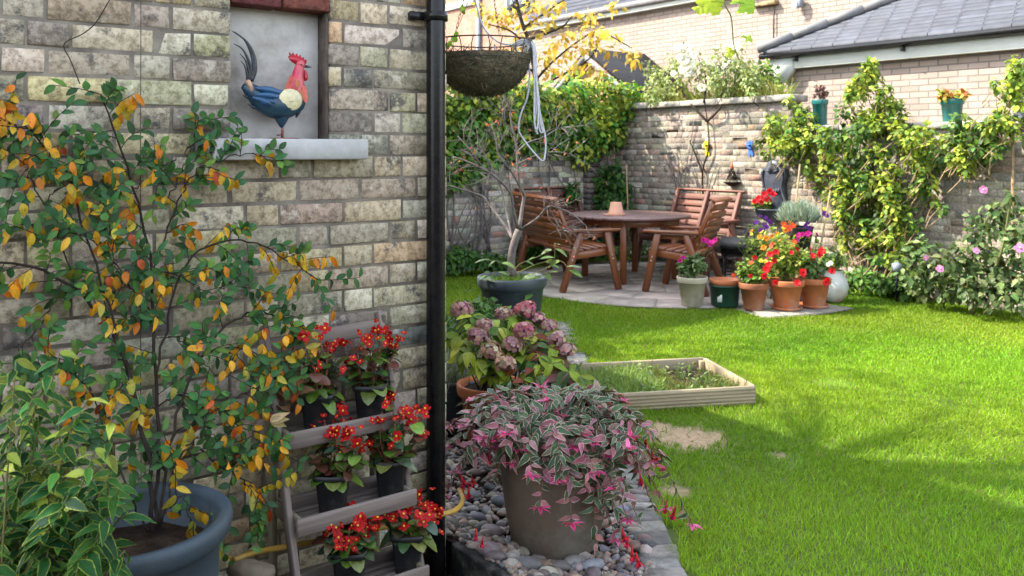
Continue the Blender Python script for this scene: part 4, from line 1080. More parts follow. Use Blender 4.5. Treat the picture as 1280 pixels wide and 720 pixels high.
def cotoneaster():
    Yp = 2.2; pc = px(160, 700, Yp); pc[2] = YARD
    r = .248; ztop = EYE-(647-HY)/F*Yp; h = ztop-YARD
    pt = thing('planter', 'big round blue grey plastic planter holding the orange leaved shrub', 'planter', pc)
    b = MB(); b.lathe([(.001, .0), (r*.68, 0), (r*.7, .01), (r*.85, h*.66), (r*.875, h*.665), (r*.885, h*.7), (r*.86, h*.715), (r*.885, h-.07), (r*.93, h-.064), (r*.99, h-.045), (r*1.01, h-.02), (r*.995, h-.004), (r*.965, h), (r*.89, h-.004), (r*.865, h-.02), (r*.85, h-.11), (.001, h-.11)], pc, 72)
    b.build('body', M['bluepot'], pt, True)
    s = MB(); k = 40; rr = np.linspace(.001, r*.855, 9); wv = Wave(22, 6, 4)
    s.lathe([(x, h-.1) for x in rr], pc, k); s.v[-1][:, 2] += .014*wv(s.v[-1]); s.build('soil', M['soil'], pt)
    root = thing('cotoneaster', 'tall shrub with green and orange autumn leaves trained up the brick wall', 'shrub', pc+UP*(h-.1))
    st = MB(); lf = MB(); of = MB()
    b0 = WP(190, 664, .31)
    stems = [
        ([b0, WP(197, 590, .24), WP(196, 510, .15), WP(192, 420, .09), WP(190, 340, .07), WP(168, 235, .05), WP(141, 165, .05), WP(126, 118, .06)], .0075),
        ([b0, WP(186, 575, .24), WP(160, 470, .12), WP(134, 398, .08), WP(80, 350, .07), WP(0, 325, .09), WP(-60, 318, .1)], .0085),
        ([b0+U*.02, WP(232, 560, .26), WP(285, 590, .24), WP(315, 610, .22), WP(330, 632, .22)], .004),
        ([b0+U*.015, WP(215, 545, .22), WP(255, 440, .12), WP(300, 395, .09), WP(335, 390, .09), WP(362, 402, .1)], .006),
        ([WP(194, 470, .13), WP(215, 380, .09), WP(240, 320, .08), WP(300, 300, .08), WP(350, 320, .09), WP(398, 350, .1)], .005),
        ([WP(190, 340, .07), WP(220, 260, .05), WP(245, 215, .06), WP(290, 195, .07), WP(340, 197, .08)], .0035),
        ([WP(212, 250, .05), WP(235, 190, .05), WP(248, 155, .05)], .0025),
        ([WP(160, 470, .12), WP(95, 250, .07), WP(50, 175, .06), WP(0, 147, .07)], .0045),
        ([WP(95, 345, .07), WP(42, 235, .06), WP(30, 200, .06)], .003),
        ([WP(80, 350, .08), WP(40, 420, .1), WP(0, 440, .12)], .003),
        ([WP(215, 545, .2), WP(290, 500, .18), WP(338, 470, .18), WP(352, 440, .16)], .0035),
        ([WP(255, 440, .12), WP(305, 435, .13), WP(335, 455, .15), WP(362, 458, .16)], .003),
        ([b0-U*.01, WP(160, 610, .28), WP(130, 540, .2), WP(110, 480, .14), WP(60, 440, .12)], .004),
        ([WP(196, 510, .15), WP(240, 490, .16), WP(300, 530, .2), WP(335, 560, .22)], .003),
        ([b0, WP(225, 620, .33), WP(238, 650, .36), WP(236, 690, .38)], .0028),
        ([WP(190, 390, .08), WP(140, 330, .07), WP(100, 290, .07), WP(60, 300, .08)], .003),
        ([WP(197, 590, .24), WP(250, 545, .24), WP(290, 560, .24)], .003),
        ([WP(168, 235, .05), WP(200, 215, .06), WP(220, 200, .06)], .0022),
        ([WP(190, 340, .07), WP(225, 345, .1), WP(262, 365, .11), WP(300, 350, .1)], .0025), ([WP(165, 470, .12), WP(120, 500, .14), WP(90, 470, .13)], .0025), ([WP(192, 420, .09), WP(235, 430, .13), WP(275, 470, .15), WP(310, 455, .15)], .0025),
        ([WP(134, 398, .08), WP(150, 350, .1), WP(135, 300, .09), WP(120, 260, .08)], .0025), ([WP(196, 510, .15), WP(170, 540, .2), WP(150, 590, .24)], .0022), ([WP(60, 250, .07), WP(90, 215, .08), WP(115, 200, .08)], .0022), ([WP(285, 590, .24), WP(300, 560, .23), WP(325, 575, .23)], .0022),
    ]
    for P, rd in stems:
        Q = spline(P, 26); Q[1:-1] += rng.normal(0, .004, (24, 3)); st.tube(Q, [rd*.75, rd*.6, rd*.28], 7)
        c = Q[6:] if np.allclose(P[0], b0, atol=.03) and rd > .005 else Q[2:]
        spray(st, lf, of, c, .036, .13, 8)
    # a few leaves by the soil
    st.build('stems', M['bark'], root, True); lf.build('green_leaves', M['leaf'], root, True); of.build('orange_leaves', M['autumn'], root, True)
cotoneaster()

# ------------------------------------------------------------------ leafy evergreen at bottom left
def nandina():
    c = px(40, 640, 1.95); base = np.array([c[0]-.12, 1.98, YARD])
    root = thing('evergreen_shrub', 'dense green shrub with yellow edged pointed leaves filling the bottom left corner', 'shrub', base)
    st = MB(); lf = MB(); dk = MB()
    tg = []
    for i in range(72):
        x = rng.uniform(-45, 150); top = 440+max(0, x-60)**1.25*.75+rng.uniform(0, 25)
        y = rng.uniform(top, 730); Y = 1.95+rng.normal(0, .09)-.06*(y-430)/300
        tg.append((px(x, y, Y), y))
    for (x, y) in ((60, 470), (110, 500), (140, 520), (20, 450), (75, 440), (150, 610), (160, 640), (155, 690), (120, 560), (95, 520), (40, 500), (10, 520), (130, 650), (100, 700), (60, 690), (15, 700), (140, 590), (30, 590), (85, 620)):
        tg.append((px(x, y, 1.8+rng.normal(0, .03)), y))
    for p, y in tg:
        b = base+np.array([rng.normal(0, .05), rng.normal(0, .04), 0]); P = twig(b, p, .12, 8, .05); st.tube(P, [.003, .0015], 5)
        n = rng.integers(9, 16); sto = math.exp(rng.normal(.05, .32))
        for k in range(n):
            g = .72+.28*(k+1)/n; j = min(int(g*7), 6); q = P[j]+(P[j+1]-P[j])*(g*7-j)
            a = k*2.4+rng.normal(0, .3); out = np.array([math.cos(a), math.sin(a), rng.uniform(-.55, .25)])
            out += np.array([0, -.45, 0])
            L = rng.uniform(.036, .054)+(.014 if y > 590 else 0); tone = pal(1, [(.011, .052, .016), (.018, .078, .02), (.04, .12, .024), (.16, .22, .035)], [3, 2.6, 2, 3 if y < 570 else .35], .22)*sto
            lf.leaves(q[None], out[None], np.array([[rng.normal(0, .3), -.5+rng.normal(0, .3), 1]]), L, L*rng.uniform(.36, .43), tone, 'lance', .3, .3)
    st.build('stems', M['greenstem'], root, True); lf.build('leaves', M['leafedge'], root, True)
nandina()

# ------------------------------------------------------------------ large pot and variegated fuchsia
def big_fuchsia():
    loc = np.array([.165, 3.36, -.0]); h, rt, rb = .47, .225, .165
    pt = thing('large_flower_pot', 'large weathered brown terracotta pot standing on the pebbles', 'flower pot', loc)
    b = MB(); b.lathe([(.001, 0), (rb*.96, 0), (rb, .012), (rb+(rt-rb)*.45, h*.3), (rb+(rt-rb)*.8, h*.62), (rt*.985, h-.075), (rt*1.0, h-.07), (rt*1.06, h-.06), (rt*1.075, h-.02), (rt*1.05, h), (rt*.95, h), (rt*.92, h-.04), (rt*.88, h-.07), (.001, h-.07)], loc, 64)
    b.build('body', M['terradull'], pt, True)
    s = MB(); s.lathe([(.001, h-.055), (rt*.9, h-.06)], loc, 32); s.build('soil', M['soil'], pt)
    root = thing('fuchsia', 'trailing fuchsia with cream edged leaves and magenta tips spilling from the large pot', 'fuchsia', loc+UP*(h-.06))
    st = MB(); lf = MB(); pk = MB(); bells = []
    c0 = loc+UP*(h-.05)
    tg = []
    # ends of the trailing stems, seen from the path: pixel, depth
    ends = [(555, 560, 3.2), (565, 590, 3.2), (580, 535, 3.3), (560, 535, 3.35), (600, 520, 3.4), (590, 500, 3.55), (630, 500, 3.5), (660, 490, 3.55), (700, 490, 3.5), (740, 500, 3.5), (775, 510, 3.55), (800, 530, 3.5), (760, 535, 3.3), (815, 570, 3.4), (800, 590, 3.3), (770, 600, 3.2), (745, 590, 3.1), (700, 600, 3.02), (720, 560, 3.1), (675, 635, 3.05), (715, 655, 3.05), (640, 580, 3.1), (655, 560, 3.05), (690, 545, 3.05), (620, 560, 3.15), (610, 545, 3.2), (735, 620, 3.1), (760, 640, 3.15), (790, 625, 3.2), (770, 675, 3.15), (785, 690, 3.15), (866, 657, 3.4), (835, 635, 3.4), (820, 640, 3.35), (812, 615, 3.35), (825, 600, 3.4), (800, 655, 3.25), (785, 650, 3.2), (745, 690, 3.1), (680, 520, 3.3), (720, 530, 3.25), (650, 530, 3.25), (700, 575, 3.0), (665, 595, 3.0), (580, 560, 3.15), (800, 560, 3.4), (780, 565, 3.2), (740, 555, 3.1), (625, 520, 3.3), (610, 575, 3.2), (555, 620, 3.2), (760, 570, 3.15), (700, 510, 3.4), (730, 515, 3.4), (670, 505, 3.45), (640, 515, 3.4), (590, 575, 3.15), (715, 610, 3.05)]
    for x, y, Y in ends: tg.append(px(x, y, Y))
    nt = len(tg)
    for i in range(100):
        dr = unit(1)[0]; dr[1] -= .35; dr[2] = dr[2]*.75+.25; dr /= np.linalg.norm(dr)
        if dr[2] < .12 and dr[0] < .15 and rng.random() < .85: dr[2] = rng.uniform(.15, .6)
        tg.append(c0+np.array([.01, -.03, -.01])+dr*np.array([.4, .3, .19 if dr[2] > 0 else .3])*rng.uniform(.75, 1.08))
    for i, e in enumerate(tg):
        s0 = c0+np.array([rng.normal(0, .06), rng.normal(0, .06), -.01]); dd = e-s0; hz = np.linalg.norm(dd[:2])
        m = s0+dd*.5+UP*(.05+.12*hz+max(0, -dd[2])*.45); m[2] = max(m[2], c0[2]+.05)
        P = spline([s0, m, e], 14); L = np.linalg.norm(np.diff(P, axis=0), axis=1).sum(); st.tube(P, [.0026, .0012], 5)
        n = max(5, int(L/.03))
        for k in range(n):
            g = .35+.65*k/n; j = min(int(g*13), 12); q = P[j]+(P[j+1]-P[j])*(g*13-j); tt = P[j+1]-P[j]; tt /= np.linalg.norm(tt)
            ou = q-c0+UP*.12; ou /= np.linalg.norm(ou)
            for sgn in (-1, 1):
                if rng.random() < .12: continue
                sd = np.cross(tt, ou); sd /= max(np.linalg.norm(sd), 1e-6)
                D = tt*.5+sd*sgn*.8+unit(1)[0]*.65+ou*.15-UP*.12
                ln = rng.uniform(.04, .066)*(1.0 if g < .85 else .8)
                C = pal(1, [(.055, .1, .06), (.08, .13, .08), (.04, .075, .04), (.11, .1, .075)], [4, 3, 3, 1.2], .2); pinkish = (g > .88 and rng.random() < .55) or rng.random() < .2
                (pk if pinkish else lf).leaves(q[None], D[None], (ou+UP*.3+unit(1)[0]*.5)[None], ln, ln*rng.uniform(.4, .52), C if not pinkish else pal(1, [(.28, .09, .13), (.22, .1, .12), (.34, .15, .18), (.2, .12, .11)], None, .2), 'lance', rng.uniform(.15, .4), .25)
        # magenta rosette at the tip
        if rng.random() < .4 or i < 22:
            nn = rng.integers(5, 10); a = np.arange(nn)*2.4; tt = P[-1]-P[-2]; tt /= np.linalg.norm(tt)
            D = np.stack([np.cos(a), np.sin(a)*.8, .45*np.ones(nn)], 1)+tt*.45+np.array([0, -.2, 0])
            big = 1.25 if i in (19, 20) else 1.0
            pk.leaves(np.tile(P[-1], (nn, 1)), D, np.tile(UP, (nn, 1))+unit(nn)*.3, rng.uniform(.024, .046, nn)*big, rng.uniform(.011, .018, nn)*big, pal(nn, [(.5, .025, .17), (.42, .04, .16), (.55, .09, .25), (.42, .015, .05)], [3, 3, 1.5, 1.2], .2), 'lance', .15, .25)
    st.build('stems', M['redstem'], root, True); lf.build('variegated_leaves', M['varieg'], root, True); pk.build('pink_leaves', M['pinkleaf'], root, True)
    # red bells
    f = MB(); f.tube([(0, 0, 0), (0, 0, -.018), (0, 0, -.03)], [.0022, .0042, .0055], 8, (.5, .02, .03))
    n = 4; a = np.arange(n)*PI/2; f.leaves(np.tile([0, 0, -.026], (n, 1)), np.stack([np.cos(a)*.7, np.sin(a)*.7, -np.ones(n)*.8], 1), np.stack([np.cos(a), np.sin(a), .3*np.ones(n)], 1), .026, .01, pal(n, [(.5, .015, .03)], None, .1), 'lance', -.2, .2)
    f.leaves(np.tile([0, 0, -.028], (n, 1)), np.stack([np.cos(a+.8)*.25, np.sin(a+.8)*.25, -np.ones(n)], 1), np.stack([np.cos(a), np.sin(a), .3*np.ones(n)], 1), .018, .012, pal(n, [(.35, .02, .12)], None, .1), 'petal', .1, .2)
    o = f.build('fuchsia_flower', M['petal']); me = o.data; bpy.data.objects.remove(o)
    for (x, y, Y) in ((575, 600, 3.2), (582, 608, 3.2), (590, 604, 3.2), (586, 615, 3.2), (578, 614, 3.2), (778, 668, 3.14), (786, 678, 3.14), (790, 690, 3.15), (795, 698, 3.15), (808, 552, 3.4), (815, 570, 3.4), (800, 600, 3.3), (820, 575, 3.4), (595, 668, 3.05), (604, 678, 3.05), (834, 634, 3.4), (845, 640, 3.4), (612, 572, 3.2)):
        put(me, 'flower', root, px(x, y-8, Y), (rng.normal(0, .25), rng.normal(0, .25), 1), rng.uniform(.9, 1.3))
big_fuchsia()
# ------------------------------------------------------------------ plant helpers
def clump(lf, c, r, n, L, wf, cols, wts=None, tpl='mid', droop=.35, jit=.2, shell=.45, tone=.18, face=(0, -.35, .8), curve=.25):
    c = np.asarray(c, float); d = unit(n); P = c+d*(rng.random((n, 1))**shell)*np.asarray(r, float)
    D = d*.7+unit(n)*.7-UP*droop; N = d*.5+np.asarray(face)+unit(n)*.45
    l = L*rng.uniform(.65, 1.25, n); C = pal(n, cols, wts, jit)*math.exp(rng.normal(0, tone))
    lf.leaves(P, D, N, l, l*wf*rng.uniform(.85, 1.15, n), C, tpl, curve=curve, fold=.2)
def flower_pot(name, label, loc, h, rt, rb, m, saucer=None, group=None, rim=.055, soil=True, cat='flower pot'):
    loc = np.asarray(loc, float); o = thing(name, label, cat, loc, 0, group)
    z = .012 if saucer is not None else 0
    b = MB(); L2 = loc+UP*z
    b.lathe([(.001, 0), (rb*.97, 0), (rb, .006), (rt*.95, h-rim-.002), (rt*1.05, h-rim), (rt*1.07, h-rim+.008), (rt*1.09, h-.008), (rt*1.07, h), (rt*.98, h), (rt*.95, h-.02), (rt*.92, h-.05)], L2, 44)
    b.build('body', m, o, True)
    if soil:
        s = MB(); s.lathe([(.001, h-.03), (rt*.94, h-.035)], L2, 28); s.build('soil', M['soil'], o)
    if saucer is not None:
        s = MB(); s.lathe([(.001, 0), (rb*1.15, 0), (rb*1.4, .03), (rb*1.36, .03), (rb*1.1, .008), (.001, .008)], loc, 40); s.build('saucer', saucer, o, True)
    return o, loc+UP*(h-.035+z)
def stemmed(st, lf, base, c, r, ns, nl, L, wf, cols, wts=None, tpl='mid', rad=.0025, tone=.15, spread=.03, g0=.3, droop=.25, zfloor=None):
    base = np.asarray(base, float); c = np.asarray(c, float); tips = []
    for i in range(ns):
        d = unit(1)[0]; d[2] = abs(d[2])*.9-.12; e = c+d*np.asarray(r)*rng.uniform(.7, 1.05)
        if zfloor is not None: e[2] = max(e[2], zfloor)
        b = base+np.array([rng.normal(0, spread), rng.normal(0, spread), 0]); P = twig(b, e, .08, 8, .05); st.tube(P, [rad, rad*.5], 4); tips.append(e)
        g = rng.uniform(g0, 1, nl); j = np.minimum((g*7).astype(int), 6); q = P[j]+(P[j+1]-P[j])*(g*7-j)[:, None]
        D = unit(nl)+d*.4-UP*droop; N = UP+np.array([0, -.3, 0])+unit(nl)*.5
        l = L*rng.uniform(.6, 1.2, nl); lf.leaves(q, D, N, l, l*wf, pal(nl, cols, wts, .2)*math.exp(rng.normal(0, tone)), tpl, .25, .2)
    return tips

surroundings()
# ------------------------------------------------------------------ hydrangea and its neighbours
def floret_head(c, r, n, cols):
    h = MB(); d = unit(n); d[:, 2] = np.where(d[:, 2] < -.35, -d[:, 2], d[:, 2]); P = c+d*np.asarray(r)*rng.uniform(.78, 1.1, (n, 1))*(1+.12*np.sin(d @ rng.normal(0, 3, 3)))[:, None]
    C0 = pal(n, cols, None, .16, .08)
    for i in range(n):
        s = np.cross(d[i], unit(1)[0]); s /= np.linalg.norm(s); t = np.cross(d[i], s)
        Ds = np.array([s, t, -s, -t])+d[i]*.25; h.leaves(np.tile(P[i], (4, 1)), Ds, np.tile(d[i], (4, 1)), min(.0165, r[0]*.26)*rng.uniform(.75, 1.2), .014, C0[i]*np.exp(rng.normal(0, .08, (4, 1))), 'petal', .1, -.1)
    return h
def hydrangea():
    p1 = px(614, 480, 4.55); p1[2] = -.005; p2 = px(655, 500, 4.02); p2[2] = -.005
    o, t1 = flower_pot('flower_pot', 'orange terracotta pot under the hydrangea, close to the house corner', p1, .3, .165, .12, M['terra'])
    o, t2 = flower_pot('flower_pot', 'dull pinkish clay pot between the hydrangea and the variegated fuchsia', p2, .33, .165, .12, M['terrabrown'])
    root = thing('hydrangea', 'hydrangea with faded mauve pink flower heads and lime green leaves', 'hydrangea', t1)
    st = MB(); lf = MB(); heads = [(577, 388, 4.5), (598, 421, 4.25), (613, 440, 4.15), (631, 456, 4.1), (631, 395, 4.5), (657, 389, 4.45), (655, 414, 4.2), (641, 432, 4.2), (686, 408, 4.4), (697, 425, 4.25), (709, 438, 4.2), (672, 400, 4.45), (606, 408, 4.4)]
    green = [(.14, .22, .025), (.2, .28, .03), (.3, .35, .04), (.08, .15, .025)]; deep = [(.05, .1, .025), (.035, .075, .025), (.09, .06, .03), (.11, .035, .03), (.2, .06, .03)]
    for i, (x, y, Y) in enumerate(heads):
        c = px(x, y, Y); b = t1+np.array([rng.normal(0, .05), rng.normal(0, .05), -.01])
        P = twig(b, c, .03, 8, .05); st.tube(P, [.005, .003], 6)
        cols = [(.4, .2, .22), (.46, .28, .28), (.3, .15, .17), (.42, .32, .24)] if i not in (2, 3) else [(.44, .27, .2), (.42, .36, .22), (.4, .19, .18)]
        if i in (6, 5): cols = [(.45, .12, .17), (.38, .14, .18), (.42, .2, .2)]
        r = np.array([.056, .056, .046])*rng.uniform(.72, 1.0); 
        h = floret_head(c, r, 95, cols); h.blob(c-UP*.005, r*.6, None, 10, 7, tuple(np.array(cols[2])*.6)); h.build('flower_head', M['petal'], root)
        for k in range(6):
            g = rng.uniform(.45, .97); j = min(int(g*7), 6); q = P[j]; a = rng.uniform(0, 6.28); l = rng.uniform(.06, .1)
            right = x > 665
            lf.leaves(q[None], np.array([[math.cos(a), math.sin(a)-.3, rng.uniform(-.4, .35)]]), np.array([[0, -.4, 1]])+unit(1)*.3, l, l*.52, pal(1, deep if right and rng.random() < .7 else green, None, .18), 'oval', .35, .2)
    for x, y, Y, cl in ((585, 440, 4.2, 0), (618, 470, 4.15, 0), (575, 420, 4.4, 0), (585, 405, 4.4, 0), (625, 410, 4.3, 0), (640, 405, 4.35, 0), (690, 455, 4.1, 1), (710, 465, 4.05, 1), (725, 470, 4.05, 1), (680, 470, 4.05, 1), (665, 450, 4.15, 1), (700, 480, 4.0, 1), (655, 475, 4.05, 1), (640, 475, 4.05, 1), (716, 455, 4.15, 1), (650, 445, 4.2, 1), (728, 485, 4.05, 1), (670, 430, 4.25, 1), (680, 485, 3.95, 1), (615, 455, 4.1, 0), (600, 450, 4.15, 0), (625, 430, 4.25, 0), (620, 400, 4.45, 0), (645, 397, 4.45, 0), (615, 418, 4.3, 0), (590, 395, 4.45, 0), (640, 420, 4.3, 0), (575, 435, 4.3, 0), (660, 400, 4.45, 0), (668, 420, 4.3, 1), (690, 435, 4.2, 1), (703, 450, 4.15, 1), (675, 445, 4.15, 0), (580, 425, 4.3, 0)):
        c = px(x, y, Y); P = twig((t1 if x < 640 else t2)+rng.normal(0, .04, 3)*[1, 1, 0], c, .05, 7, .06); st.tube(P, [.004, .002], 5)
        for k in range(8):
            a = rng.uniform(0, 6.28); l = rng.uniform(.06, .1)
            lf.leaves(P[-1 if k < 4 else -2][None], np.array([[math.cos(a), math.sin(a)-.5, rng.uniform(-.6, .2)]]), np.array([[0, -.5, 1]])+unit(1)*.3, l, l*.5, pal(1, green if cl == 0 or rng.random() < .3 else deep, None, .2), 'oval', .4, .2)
    st.build('stems', M['bark'], root, True); lf.build('leaves', M['leaf'], root, True)
    # low green bush, grey leaved lavender in a dark bucket
    b0 = np.array([-.2, 5.75, -.01]); root = thing('green_bush', 'small dense fresh green bush in front of the slate tub', 'bush', b0)
    st = MB(); lf = MB()
    stemmed(st, lf, b0, b0+np.array([0, 0, .36]), (.29, .24, .25), 90, 30, .05, .5, [(.05, .13, .025), (.08, .18, .03), (.03, .08, .02)], None, 'mid')
    st.build('stems', M['greenstem'], root); lf.build('leaves', M['leaf'], root, True)
    b0 = np.array([-.305, 4.75, -.01])
    bk = thing('bucket', 'dark bucket with a pale looped handle half hidden behind the house corner', 'bucket', b0)
    m = MB(); m.lathe([(.001, 0), (.1, 0), (.125, .26), (.132, .265), (.132, .28), (.122, .28), (.115, .2), (.001, .2)], b0, 32); m.build('body', M['darkpot'], bk, True)
    m = MB(); a = np.linspace(0, PI, 18); m.tube([b0+np.array([.13*math.cos(t), -.11+.0*t, .28+.11*math.sin(t)-.0]) for t in a], .006, 8); m.build('handle', M['stone'], bk, True)
    root = thing('lavender', 'grey green lavender tuft growing in the bucket by the house corner', 'lavender', b0+UP*.2)
    lf = MB(); n = 420; d = np.stack([rng.normal(0, .45, n), rng.normal(0, .45, n), np.ones(n)], 1); P = b0+np.stack([rng.normal(0, .05, n), rng.normal(0, .05, n), .2+rng.uniform(0, .16, n)], 1)
    lf.leaves(P, d, unit(n), rng.uniform(.06, .13, n), .007, pal(n, [(.2, .25, .2), (.13, .18, .12), (.26, .3, .26)], None, .15), 'blade', .3, .2); lf.build('foliage', M['leaffar'], root)
hydrangea()

def acer():
    Y = 6.6; loc = px(640, 400, Y); loc[2] = -.01; r = .262; h = EYE-(345-HY)/F*Y+.01
    pt = thing('slate_tub', 'large dark slate grey tub holding the nearly bare small tree', 'planter', loc)
    b = MB(); b.lathe([(.001, 0), (r*.68, 0), (r*.7, .01), (r*.9, h-.09), (r*.93, h-.085), (r*.995, h-.06), (r, h-.015), (r*.98, h), (r*.9, h), (r*.88, h-.02), (r*.85, h-.08)], loc, 56); b.build('body', M['darkpot'], pt, True)
    s = MB(); s.lathe([(.001, h-.05), (r*.87, h-.06)], loc, 32); s.build('soil', M['soil'], pt)
    top = loc+UP*(h-.05)
    root = thing('bare_tree', 'small nearly bare tree with grey forked branches growing in the slate tub', 'tree', top)
    tr = MB(); q = lambda x, y, dy=0.0: px(x, y, Y+dy)
    st = [([q(641, 345), q(639, 324), q(643, 303), q(649, 287)], .034, .026), ([q(649, 288), q(653, 258, .05), q(655, 245, .05), q(649, 229), q(647, 205), q(645, 180), q(640, 158), q(637, 140)], .018, .004), ([q(648, 287), q(641, 264, -.1), q(639, 243, -.15), q(624, 225, -.2), q(605, 212, -.2), q(579, 200, -.2), q(566, 196, -.2)], .017, .004),
          ([q(640, 298), q(634, 286, .1), q(618, 264, .2), q(605, 247, .25), q(591, 241, .25), q(562, 232, .25)], .014, .004), ([q(640, 298), q(635, 274, .2), q(629, 247, .3), q(624, 229, .3), q(610, 200, .35), q(598, 180, .4)], .01, .003), ([q(650, 288), q(662, 280, -.1), q(675, 270, -.15), q(686, 258, -.2), q(700, 261, -.2), q(716, 268, -.2), q(733, 283, -.25)], .014, .0035),
          ([q(655, 244), q(642, 219, -.2), q(634, 208, -.3), q(622, 190, -.3), q(618, 165, -.3)], .009, .003), ([q(646, 190), q(660, 178, .1), q(678, 172, .1), q(700, 160, .15), q(718, 160, .1)], .008, .002), ([q(643, 170), q(630, 150, -.1), q(625, 130, -.1)], .006, .002), ([q(647, 205), q(668, 195, -.1), q(690, 190, -.2), q(712, 192, -.2)], .007, .002), ([q(686, 258, -.2), q(700, 285, -.2), q(712, 288, -.2)], .005, .002), ([q(605, 212, -.2), q(590, 190, -.2), q(572, 170, -.1)], .006, .002)]
    tw = []
    for P, r0, r1 in st:
        S = spline(P, 18); tr.tube(S, [r0*.85, r1*1.1], 8); 
        if r0 < .03: tw.append(S)
    w = tr; lf = MB()
    for S in tw:
        for k in range(9):
            i = rng.integers(5, 18); p = S[i]; tt = S[min(i+1, 17)]-S[i-1]; tt /= np.linalg.norm(tt); d = tt*.6+unit(1)[0]*.75; d[2] += .12; L = rng.uniform(.1, .3)
            e = p+d/np.linalg.norm(d)*L; P = twig(p, e, 0, 6, .09); w.tube(P, [.0032, .0012], 4)
            for m in range(4):
                j = rng.integers(2, 5); d2 = d*.6+unit(1)[0]*.7; e2 = P[j]+d2/np.linalg.norm(d2)*L*rng.uniform(.3, .6); w.tube(twig(P[j], e2, 0, 4, .08), [.002, .001], 3)
                if rng.random() < .12:
                    n = rng.integers(1, 3); lf.leaves(np.tile(e2, (n, 1)), unit(n)-UP*.6, unit(n), .033, .014, pal(n, [(.42, .1, .06), (.5, .2, .12), (.35, .06, .05)], None, .2), 'lance', .3, .3)
    w.build('trunk', M['greybark'], root, True); lf.build('red_leaves', M['autumn'], root)
    root = thing('tub_weed', 'broad pale green leaves of a squash like weed trailing over the tub rim', 'weed', top)
    st = MB(); lf = MB()
    for P in ([(642, 340), (650, 330), (670, 322), (690, 312)], [(645, 342), (672, 330), (700, 326), (712, 338)], [(640, 342), (625, 328), (610, 325)], [(650, 344), (672, 345), (686, 340)], [(660, 345), (690, 330), (694, 305)], [(655, 345), (668, 352), (664, 372)], [(636, 344), (620, 340), (606, 346)]):
        S = spline([q(x, y, -.12-.1*i/3) for i, (x, y) in enumerate(P)], 10); st.tube(S, .003, 5)
        for i in (4, 6, 8, 9):
            l = rng.uniform(.06, .11); lf.leaves(S[i][None], np.array([[rng.normal(0, .8), -.4, rng.uniform(-.2, .3)]]), np.array([[0, -.3, 1]])+unit(1)*.3, l, l*.5, pal(1, [(.14, .22, .06), (.1, .19, .05), (.17, .24, .13)], None, .15), 'oval', .3, .2)
    st.build('stems', M['greenstem'], root); lf.build('leaves', M['leaf'], root, True)
    root = thing('tub_grass', 'short grass growing on the soil of the slate tub', 'grass', top); n = 500; a = rng.uniform(0, 6.28, n); rr = .22*np.sqrt(rng.random(n)); lf = MB()
    lf.leaves(top+np.stack([rr*np.cos(a), rr*np.sin(a), 0*a], 1), np.stack([rng.normal(0, .5, n), rng.normal(0, .5, n), np.ones(n)], 1), unit(n), rng.uniform(.03, .08, n), .004, pal(n, [(.12, .22, .03)], None, .2), 'blade', .3, .1); lf.build('blades', M['grass'], root)
acer()

